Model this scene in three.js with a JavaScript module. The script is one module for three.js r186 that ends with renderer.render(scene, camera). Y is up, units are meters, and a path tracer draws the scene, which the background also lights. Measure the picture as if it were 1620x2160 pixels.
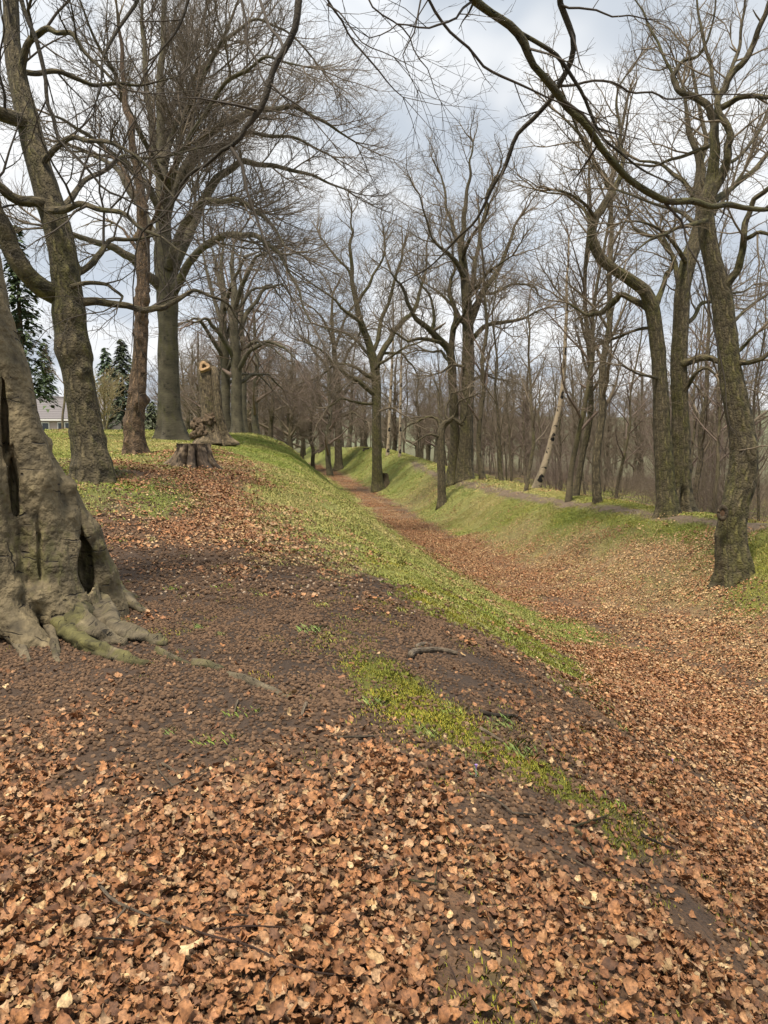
import * as THREE from 'three';
import { mergeGeometries, mergeVertices } from 'three/addons/utils/BufferGeometryUtils.js';
import { MarchingCubes } from 'three/addons/objects/MarchingCubes.js';

/* ---------- camera, sky, sun, exposure ---------- */
const EYE = 1.62, FPX = 1622, HORIZON = 930;            // eye height; focal length and horizon row in photo pixels (1620 x 2160)
const PITCH = Math.atan((1080 - HORIZON) / FPX);
const scene = new THREE.Scene();
const camera = new THREE.PerspectiveCamera(2 * Math.atan(1080 / FPX) * 180 / Math.PI, 0.75, 0.05, 4000);
camera.position.set(0, EYE, 0);
camera.rotation.x = -PITCH;
scene.add(camera);
const renderer = new THREE.WebGLRenderer({ antialias: true });
renderer.toneMapping = THREE.LinearToneMapping;
renderer.toneMappingExposure = 1.48;
renderer.shadowMap.enabled = true;

const SKY_GAIN = 0.71;
const sun = new THREE.DirectionalLight(0xfff1de, 4.2);
sun.position.set(-13, 66, 24);
sun.castShadow = true;
sun.shadow.radius = 20;
sun.shadow.mapSize.set(2048, 2048);
Object.assign(sun.shadow.camera, { left: -60, right: 60, top: 60, bottom: -60, near: 1, far: 200 });
scene.add(sun); scene.add(sun.target);

/* ---------- random numbers and noise ---------- */
function mulberry(a) { return () => { a |= 0; a = a + 0x6D2B79F5 | 0; let t = Math.imul(a ^ a >>> 15, 1 | a); t = t + Math.imul(t ^ t >>> 7, 61 | t) ^ t; return ((t ^ t >>> 14) >>> 0) / 4294967296; }; }
const clamp = (x, a, b) => x < a ? a : x > b ? b : x, lerp = (a, b, t) => a + (b - a) * t;
const smooth = (a, b, x) => { const t = clamp((x - a) / (b - a), 0, 1); return t * t * (3 - 2 * t); };
const PERM = new Uint8Array(1024), VAL = new Float32Array(256);
{ const g = mulberry(4711), p = Array.from({ length: 256 }, (_, i) => i); for (let i = 255; i > 0; i--) { const k = Math.floor(g() * (i + 1)), t = p[i]; p[i] = p[k]; p[k] = t; } for (let i = 0; i < 1024; i++) PERM[i] = p[i & 255]; for (let i = 0; i < 256; i++) VAL[i] = (i + 0.5) / 256; }
function noise3(x, y, z, per = 0) {                      // value noise 0..1; per: period in x and y
  const X = Math.floor(x), Y = Math.floor(y), Z = Math.floor(z);
  let u = x - X, v = y - Y, w = z - Z; u = u * u * (3 - 2 * u); v = v * v * (3 - 2 * v); w = w * w * (3 - 2 * w);
  let x0, x1, y0, y1; if (per) { x0 = ((X % per) + per) % per; x1 = (x0 + 1) % per; y0 = ((Y % per) + per) % per; y1 = (y0 + 1) % per; x0 &= 255; x1 &= 255; y0 &= 255; y1 &= 255; } else { x0 = X & 255; x1 = (X + 1) & 255; y0 = Y & 255; y1 = (Y + 1) & 255; }
  const z0 = Z & 255, a = PERM[z0], b = PERM[(z0 + 1) & 255];
  const a0 = PERM[a + y0], a1 = PERM[a + y1], b0 = PERM[b + y0], b1 = PERM[b + y1];
  const p00 = VAL[PERM[a0 + x0]], p10 = VAL[PERM[a0 + x1]], p01 = VAL[PERM[a1 + x0]], p11 = VAL[PERM[a1 + x1]], q00 = VAL[PERM[b0 + x0]], q10 = VAL[PERM[b0 + x1]], q01 = VAL[PERM[b1 + x0]], q11 = VAL[PERM[b1 + x1]];
  const e = p00 + (p10 - p00) * u, f = p01 + (p11 - p01) * u, g = q00 + (q10 - q00) * u, h = q01 + (q11 - q01) * u, m = e + (f - e) * v, n = g + (h - g) * v; return m + (n - m) * w;
}
function fbm(x, y, z, oct = 4, per = 0) { let s = 0, a = 0.5, n = 0; for (let i = 0; i < oct; i++) { s += a * noise3(x, y, z + i * 17.3, per); n += a; a *= 0.5; x *= 2; y *= 2; z *= 2; per *= 2; } return s / n; }

{ // bright overcast sky: white and grey cloud with thin blue-grey gaps, the same all round
  const w = 1024, h = 512, d = new Float32Array(w * h * 4);
  for (let j = 0; j < h; j++) {
    const el = ((j + 0.5) / h - 0.5) * Math.PI, y = Math.sin(el);
    for (let i = 0; i < w; i++) {
      const az = ((i + 0.5) / w - 0.5) * 2 * Math.PI, x = Math.cos(el) * Math.cos(az), z = Math.cos(el) * Math.sin(az);
      const k = 1 / (Math.max(y, 0) + 0.32), wx = x * k * 2.7 + 3.1, wz = z * k * 2.7 + 7.4;
      const q = fbm(wx * 1.3 + 9, wz * 1.3, 2.5, 3);
      const n = fbm(wx + q * 1.3, wz - q * 1.1, 0.5, 5);
      const m = smooth(0.40, 0.60, n);                   // 0 dark grey base, 1 bright cloud
      const gap = smooth(0.50, 0.72, fbm(wx * 0.9 + 20, wz * 0.9 + 4, 5.5, 4)) * 0.55;
      let r = lerp(0.58, 0.99, m), g = lerp(0.64, 1.0, m), b = lerp(0.72, 1.01, m);
      r = lerp(r, 0.62, gap); g = lerp(g, 0.72, gap); b = lerp(b, 0.85, gap);
      const o = (j * w + i) * 4; d[o] = r * SKY_GAIN; d[o + 1] = g * SKY_GAIN; d[o + 2] = b * SKY_GAIN; d[o + 3] = 1;
    }
  }
  const t = new THREE.DataTexture(d, w, h, THREE.RGBAFormat, THREE.FloatType);
  t.mapping = THREE.EquirectangularReflectionMapping; t.magFilter = THREE.LinearFilter; t.minFilter = THREE.LinearFilter; t.wrapS = THREE.RepeatWrapping; t.needsUpdate = true;
  scene.background = t; scene.environment = t;
}

/* ---------- from photo pixels to places ---------- */
const V = (x, y, z) => new THREE.Vector3(x, y, z);
function ray(px, py) { const x = (px - 810) / FPX, y = (1080 - py) / FPX, c = Math.cos(PITCH), s = Math.sin(PITCH); return V(x, y * c - s, -y * s - c); }
function at(px, py, depth) { const r = ray(px, py); return r.multiplyScalar(depth / -r.z).add(V(0, EYE, 0)); }

/* ---------- the lie of the land: heights below the eye across the ditch (t) at stations along it (s) ---------- */
const TX = [-900, -300, -80, -40, -20, -12, -7, -4, -2, 0, 1.5, 3, 4.5, 5.8, 7.2, 8.5, 10, 11.2, 12.2, 14, 18, 30, 60, 150, 300, 900];
const SX = [-40, -6, 2, 6, 10, 15, 20, 30, 40, 50, 65, 85, 120, 200, 900];
const HT = [
  [-3, -2.2, -1.4, -1.3, -1.3, -1.35, -1.45, -1.52, -1.58, -1.66, -1.98, -2.7, -3.4, -3.75, -3.85, -3.7, -3.0, -2.3, -2.0, -2.0, -2.4, -3.6, -6, -10, -14, -16],
  [-3, -2.2, -1.4, -1.3, -1.3, -1.35, -1.45, -1.52, -1.58, -1.66, -1.98, -2.7, -3.4, -3.75, -3.85, -3.7, -3.0, -2.3, -2.0, -2.0, -2.4, -3.6, -6, -10, -14, -16],
  [-3, -2.0, -1.3, -1.2, -1.2, -1.3, -1.45, -1.6, -1.6, -1.62, -1.9, -2.65, -3.4, -3.75, -3.85, -3.7, -3.0, -2.3, -2.0, -2.0, -2.4, -3.6, -6, -10, -14, -16],
  [-3, -2.0, -1.1, -1.0, -1.0, -1.2, -1.5, -1.66, -1.66, -1.62, -1.88, -2.6, -3.4, -3.78, -3.85, -3.7, -3.0, -2.3, -2.0, -2.25, -3.3, -4.8, -7.0, -10, -14, -16],
  [-3, -1.8, -0.6, -0.6, -0.7, -0.85, -1.15, -1.42, -1.52, -1.58, -1.88, -2.6, -3.38, -3.8, -3.88, -3.7, -3.0, -2.35, -2.05, -2.3, -3.35, -4.8, -7.0, -10, -14, -16],
  [-3, -1.5, -0.2, -0.2, -0.3, -0.35, -0.42, -0.56, -0.85, -1.25, -1.83, -2.702, -3.49, -3.922, -3.98, -3.75, -3.0, -2.35, -2.1, -2.35, -3.4, -4.9, -7.0, -10, -14, -16],
  [-3, -1.2, 0.0, 0.1, 0.05, -0.1, -0.25, -0.38, -0.52, -0.9, -1.6, -2.6, -3.5, -4.0, -4.08, -3.85, -3.0, -2.35, -2.15, -2.45, -3.5, -5.0, -7.0, -10, -14, -16],
  [-3, -1.0, 0.1, 0.3, 0.3, 0.25, 0.12, 0.02, -0.12, -0.52, -1.45, -2.75, -3.9, -4.25, -4.3, -4.0, -3.0, -2.45, -2.3, -2.6, -3.6, -5.1, -7.0, -10, -14, -16],
  [-3, -0.8, 0.1, 0.35, 0.42, 0.48, 0.46, 0.42, 0.28, -0.25, -1.5, -2.9, -4.1, -4.38, -4.4, -4.1, -3.1, -2.5, -2.35, -2.65, -3.7, -5.2, -7.0, -10, -14, -16],
  [-3, -0.8, 0.0, 0.3, 0.45, 0.52, 0.55, 0.5, 0.38, -0.3, -1.6, -3.0, -4.15, -4.38, -4.38, -4.1, -3.1, -2.45, -2.3, -2.65, -3.7, -5.2, -7.0, -10, -14, -16],
  [-3, -0.8, -0.1, 0.1, 0.2, 0.3, 0.35, 0.32, 0.15, -0.5, -1.8, -3.1, -4.05, -4.27, -4.25, -3.9, -2.8, -2.0, -1.85, -2.25, -3.5, -5.1, -7.0, -10, -14, -16],
  [-3, -1.0, -0.3, -0.2, -0.1, 0.0, 0.05, 0.0, -0.2, -0.9, -2.0, -3.0, -3.6, -3.8, -3.8, -3.3, -2.0, -1.1, -1.0, -1.55, -3.1, -5.0, -7.0, -10, -14, -16],
  [-3, -1.2, -0.6, -0.6, -0.6, -0.6, -0.6, -0.6, -0.7, -1.0, -1.5, -2.1, -2.7, -3.0, -3.0, -2.6, -1.6, -0.9, -0.9, -1.2, -2.0, -3.6, -6, -10, -14, -16],
  [-3, -1.5, -1.2, -1.2, -1.2, -1.2, -1.2, -1.2, -1.2, -1.3, -1.4, -1.6, -1.8, -2.0, -2.0, -1.9, -1.6, -1.4, -1.4, -1.6, -2.2, -3.6, -6, -10, -14, -16],
  [-3, -3, -3, -3, -3, -3, -3, -3, -3, -3, -3, -3, -3, -3, -3, -3, -3, -3, -3, -3, -3.2, -4, -6, -10, -14, -16],
];
function slopes(x, y) {                                  // monotone cubic (Fritsch-Carlson)
  const n = x.length, d = [], m = [];
  for (let i = 0; i < n - 1; i++) d.push((y[i + 1] - y[i]) / (x[i + 1] - x[i]));
  for (let i = 0; i < n; i++) { const a = d[i - 1], b = d[i]; if (i === 0) m.push(b); else if (i === n - 1) m.push(a); else if (a * b <= 0) m.push(0); else { const p = x[i] - x[i - 1], q = x[i + 1] - x[i], w1 = 2 * q + p, w2 = q + 2 * p; m.push((w1 + w2) / (w1 / a + w2 / b)); } }
  return m;
}
const TM = HT.map(r => slopes(TX, r));
function seek(x, v) { let i = 0; while (i < x.length - 2 && v > x[i + 1]) i++; return i; }
function hermite(x0, x1, y0, y1, m0, m1, v) { const h = x1 - x0, t = clamp((v - x0) / h, 0, 1), t2 = t * t, t3 = t2 * t; return (2 * t3 - 3 * t2 + 1) * y0 + (t3 - 2 * t2 + t) * h * m0 + (-2 * t3 + 3 * t2) * y1 + (t3 - t2) * h * m1; }
const DIR = { x: -0.1286, z: -0.9917 };                  // the way the ditch runs
function ditch(x, z) {                                   // (s along, t across, measured from the line under the camera)
  const s = x * DIR.x + z * DIR.z; let t = x * -DIR.z + z * DIR.x;
  const bend = s > 55 ? -0.0011 * (Math.min(s, 130) - 55) ** 2 : 0;
  return [s, t - bend];
}
function baseHeight(x, z) {
  const [s, t] = ditch(x, z), j = seek(TX, t), i = seek(SX, s);
  const row = k => { k = clamp(k, 0, SX.length - 1); return hermite(TX[j], TX[j + 1], HT[k][j], HT[k][j + 1], TM[k][j], TM[k][j + 1], t); };
  const a = row(i - 1), b = row(i), c = row(i + 1), d = row(i + 2);
  const sl = (k, p, q, r) => { if (k <= 0 || k >= SX.length - 1) return 0; return ((r - p) / (SX[k + 1] - SX[k - 1])); };
  return EYE + hermite(SX[i], SX[i + 1], b, c, sl(i, a, b, c), sl(i + 1, b, c, d), s);
}
function ground(x, z) {
  const r = Math.hypot(x, z), f = clamp(r / 6, 0.35, 3);
  return baseHeight(x, z) + (fbm(x * 0.55 + 31, z * 0.55 + 17, 1.5, 3) - 0.5) * 0.16 * Math.min(f, 1.6) + (noise3(x * 4.1, z * 4.1, 3.5) - 0.5) * 0.025;
}
function onGround(px, py) {
  const r = ray(px, py); let a = 0.5, prev = 0.5;
  for (; a < 600; a *= 1.012) { const y = EYE + r.y * a; if (y < ground(r.x * a, r.z * a)) break; prev = a; }
  let lo = prev, hi = a; for (let k = 0; k < 24; k++) { const m = (lo + hi) / 2; if (EYE + r.y * m < ground(r.x * m, r.z * m)) hi = m; else lo = m; }
  return V(r.x * hi, ground(r.x * hi, r.z * hi), r.z * hi);
}
function groundNormal(x, z, e = 0.12) { return V(ground(x - e, z) - ground(x + e, z), 2 * e, ground(x, z - e) - ground(x, z + e)).normalize(); }

/* ---------- textures ---------- */
function texture(size, fn, srgb, rep) {                  // fn(u, v) -> [r, g, b] 0..1
  const d = new Uint8Array(size * size * 4);
  for (let j = 0; j < size; j++) for (let i = 0; i < size; i++) { const c = fn((i + 0.5) / size, (j + 0.5) / size), o = (j * size + i) * 4; d[o] = clamp(c[0] * 255, 0, 255); d[o + 1] = clamp(c[1] * 255, 0, 255); d[o + 2] = clamp(c[2] * 255, 0, 255); d[o + 3] = 255; }
  const t = new THREE.DataTexture(d, size, size); t.wrapS = t.wrapT = THREE.RepeatWrapping; t.magFilter = THREE.LinearFilter; t.minFilter = THREE.LinearMipmapLinearFilter; t.generateMipmaps = true;
  if (srgb) t.colorSpace = THREE.SRGBColorSpace; if (rep) t.repeat.set(rep, rep); t.needsUpdate = true; return t;
}
const grey = v => [v, v, v];
const oakH = (u, v) => { const w = (fbm(u * 5, v * 5, 3, 3) - 0.5) * 0.12; const f = (a, b, z) => Math.pow(Math.abs(2 * noise3((u + w) * a, (v + w * 0.5) * b, z) - 1), 0.55); return clamp(0.05 + 0.75 * f(15, 3.2, 9.5) * (0.55 + 0.45 * f(22, 5, 4.5)) + (fbm(u * 40, v * 24, 4, 2) - 0.5) * 0.35 + 0.15 * noise3(u * 5, v * 14, 2.5), 0, 1); };
function tiled(fn) { return (u, v) => { const e = smooth(0, 0.14, u), f = smooth(0, 0.14, v); const a = fn(u, v), x = e < 1 ? lerp(fn(u + 1, v), a, e) : a; if (f >= 1) return x; const c = lerp(fn(u + 1, v + 1), fn(u, v + 1), e); return lerp(c, x, f); }; }
const oakT = tiled(oakH);
const oakHeight = texture(512, (u, v) => grey(oakT(u, v)));
const oakColor = texture(512, (u, v) => { const h = oakT(u, v); const t = 0.34 + 0.80 * h + (fbm(u * 8, v * 8, 8, 3, 8) - 0.5) * 0.25; return [t, t * 0.985, t * 0.95]; }, true);
const beechHf = (u, v) => {
  const w = (fbm(u * 4, v * 4, 6, 3) - 0.5) * 0.12;
  const lines = Math.pow(noise3(u * 3.5 + w * 6, (v + w) * 70, 2.5), 3) * 0.6;
  const crack = smooth(0.045, 0.0, Math.abs(fbm(u * 3 + 4, v * 9, 3.5, 3) - 0.5)) * smooth(0.5, 0.62, fbm(u * 5, v * 5, 7.5, 2));
  return clamp(0.62 + (fbm(u * 26, v * 60, 4.5, 2) - 0.5) * 0.35 - lines * 0.5 - crack * 0.6, 0, 1);
};
const beechT = tiled(beechHf);
const beechHeight = texture(1024, (u, v) => grey(beechT(u, v)));
const beechColor = texture(1024, (u, v) => { const h = beechT(u, v), p = fbm(u * 5, v * 5, 12, 4, 5); const t = 0.34 + 0.62 * h + (p - 0.5) * 0.38; return [t, t * 0.99, t * 0.96]; }, true);
// bark of the giant beech: faint level wrinkles, long dark cracks and old scars
const giantCracks = (() => { const N = 1024, a = new Float32Array(N * N), g = mulberry(321); const stamp = (x, y, r, k) => { for (let j = -r; j <= r; j++) for (let i = -r; i <= r; i++) { const q = Math.hypot(i, j) / (r + 0.5); if (q < 1) { const o = ((Math.round(y) + j + N * 4) % N) * N + (Math.round(x) + i + N * 4) % N; a[o] = Math.max(a[o], k * (1 - q * q)); } } };
  for (let c = 0; c < 30; c++) { let x = g() * N, y = g() * N, L = 60 + 260 * g() * g(), up = g() < 0.16, d = up ? 1.4 + 0.4 * g() : (g() - 0.5) * 0.4, w = 2 + 4.5 * g(); for (let s = 0; s < L; s += 1.5) { d += (g() - 0.5) * 0.35; d += ((up ? 1.5 : 0) - d) * 0.06; x += Math.cos(d) * 1.5; y += Math.sin(d) * 1.5; const e = Math.sin(Math.PI * s / L); stamp(x, y, Math.max(1, Math.round(w * e)), 0.35 + 0.65 * e); if (g() < 0.015) stamp(x, y, Math.round(5 + 7 * g()), 0.7); } }
  return a; })();
const giantF = tiled((u, v) => clamp(0.66 + (fbm(u * 24, v * 20, 4.5, 4) - 0.5) * 0.6 - 0.07 * Math.pow(noise3(u * 9 + fbm(u * 5, v * 5, 1, 2) * 3, v * 50, 2.5), 2) + (fbm(u * 14, v * 3, 9.5, 3) - 0.5) * 0.12, 0, 1));
const crackAt = (u, v) => giantCracks[Math.min(1023, Math.floor(v * 1024)) * 1024 + Math.min(1023, Math.floor(u * 1024))];
const giantHeight = texture(1024, (u, v) => grey(clamp(giantF(u, v) - 0.5 * crackAt(u, v), 0, 1)));
const giantColor = texture(1024, (u, v) => { const h = giantF(u, v), p = fbm(u * 5, v * 5, 12, 4, 5), c = crackAt(u, v); const q = fbm(u * 17, v * 13, 21, 3), l = smooth(0.56, 0.66, q), k = smooth(0.46, 0.36, q); const t = (0.42 + 0.62 * h + (p - 0.5) * 0.1 + 0.05 * l - 0.06 * k) * (1 - 0.6 * c); return [t, t * 0.985, t * 0.95]; }, true);
const birchColor = texture(512, (u, v) => { const a = noise3(u * 6, v * 44 + fbm(u * 4, v * 9, 2, 2) * 5, 1.5), m = smooth(0.66, 0.76, a) * smooth(0.42, 0.62, noise3(u * 4, v * 13, 4.5)), k = smooth(0.60, 0.66, fbm(u * 4, v * 9, 8.5, 3)); const t = lerp(0.88 + (fbm(u * 8, v * 20, 6, 3) - 0.5) * 0.25, 0.10, Math.max(m, k)); return [t, t * 0.97, t * 0.9]; }, true);
const fibre = tiled((u, v) => clamp(0.55 + (noise3(u * 46, v * 3, 1.5) - 0.5) * 0.7 + (fbm(u * 9, v * 5, 5, 3) - 0.5) * 0.6, 0, 1));
const fibreTex = texture(256, (u, v) => { const t = 0.35 + 0.6 * fibre(u, v); return [t, t * 0.97, t * 0.93]; }, true), fibreHeight = texture(256, (u, v) => grey(fibre(u, v)));
const soilF = tiled((u, v) => clamp(0.5 + (fbm(u * 20, v * 20, 1.5, 3) - 0.5) * 1.0 + (noise3(u * 120, v * 120, 4.5) - 0.5) * 0.55 + (noise3(u * 240, v * 240, 7.5) - 0.5) * 0.35, 0, 1));
const soilTex = texture(1024, (u, v) => { const t = 0.68 + 0.42 * soilF(u, v); return [t, t, t]; }, true), soilHeight = texture(1024, (u, v) => grey(soilF(u, v)));
const ringTex = texture(256, (u, v) => { const x = u - 0.5, y = v - 0.5, r = Math.hypot(x, y), a = Math.atan2(y, x); const k = 0.5 + 0.5 * Math.sin(r * 150 + fbm(x * 6, y * 6, 2, 3) * 9); const c = smooth(0.03, 0.0, Math.abs(fbm(Math.cos(a) * 3, Math.sin(a) * 3, 8, 2) - 0.5)); const t = 0.7 + 0.14 * k - 0.25 * c + (fbm(u * 20, v * 20, 3, 2) - 0.5) * 0.3; return [t, t * 0.9, t * 0.76]; }, true);
const leafVein = texture(128, (u, v) => { const x = Math.abs(u - 0.5) * 2; const mid = smooth(0.06, 0.0, x); const side = smooth(0.16, 0.0, Math.abs(((v * 8 - x * 2.2) % 1 + 1) % 1 - 0.5)) * 0.5; const n = fbm(u * 10, v * 10, 3, 3); const t = 0.86 + 0.14 * Math.max(mid, side) + (n - 0.5) * 0.6; return [t, t * 0.98, t * 0.95]; }, true);

/* ---------- materials ---------- */
const std = (o) => new THREE.MeshStandardMaterial({ roughness: 0.9, metalness: 0, ...o });
const M = {
  ground: std({ vertexColors: true, map: soilTex, bumpMap: soilHeight, bumpScale: 0.03, roughness: 1 }),
  oak: std({ vertexColors: true, map: oakColor, bumpMap: oakHeight, bumpScale: 0.045 }),
  beech: std({ vertexColors: true, map: beechColor, bumpMap: beechHeight, bumpScale: 0.02, roughness: 0.85 }),
  giant: std({ vertexColors: true, map: giantColor, bumpMap: giantHeight, bumpScale: 0.07, roughness: 0.85 }),
  birch: std({ vertexColors: true, map: birchColor }),
  wood: std({ vertexColors: true, map: fibreTex, bumpMap: fibreHeight, bumpScale: 0.02 }),
  cut: std({ color: new THREE.Color().setRGB(0.56, 0.47, 0.36), map: ringTex }),
  twigOak: std({ color: new THREE.Color().setRGB(0.15, 0.12, 0.082) }),
  twigBeech: std({ color: new THREE.Color().setRGB(0.13, 0.105, 0.078) }),
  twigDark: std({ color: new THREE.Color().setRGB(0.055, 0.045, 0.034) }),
  twigMoss: std({ color: new THREE.Color().setRGB(0.085, 0.085, 0.03) }),
  twigRed: std({ color: new THREE.Color().setRGB(0.16, 0.12, 0.095) }),
  twigPale: std({ color: new THREE.Color().setRGB(0.30, 0.25, 0.13) }),
  leaf: std({ vertexColors: true, map: leafVein, roughness: 0.75 }),
  blade: std({ vertexColors: true, roughness: 0.8 }),
  needle: std({ vertexColors: true, roughness: 0.9 }),
  husk: std({ vertexColors: true, roughness: 1 }),
  rot: std({ color: new THREE.Color().setRGB(0.24, 0.15, 0.09), map: fibreTex, roughness: 1 }),
};

/* ---------- naming ---------- */
const taken = {};
function numbered(n) { if (!(n in taken)) { taken[n] = 0; return n; } taken[n]++; return n + '_' + String(taken[n]).padStart(3, '0'); }
function shade(o) { o.castShadow = true; o.receiveShadow = true; return o; }
function tag(o, label, category, group) { o.userData.label = label; o.userData.category = category; if (group) o.userData.group = group; return o; }
function thing(name, label, category, pos, group) { const o = new THREE.Group(); o.name = numbered(name); o.position.copy(pos); scene.add(o); return tag(o, label, category, group); }
function part(name, geo, mat, parent, kind) { const m = shade(new THREE.Mesh(geo, mat)); m.name = name; parent.add(m); if (kind) m.userData.kind = kind; return m; }

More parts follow.
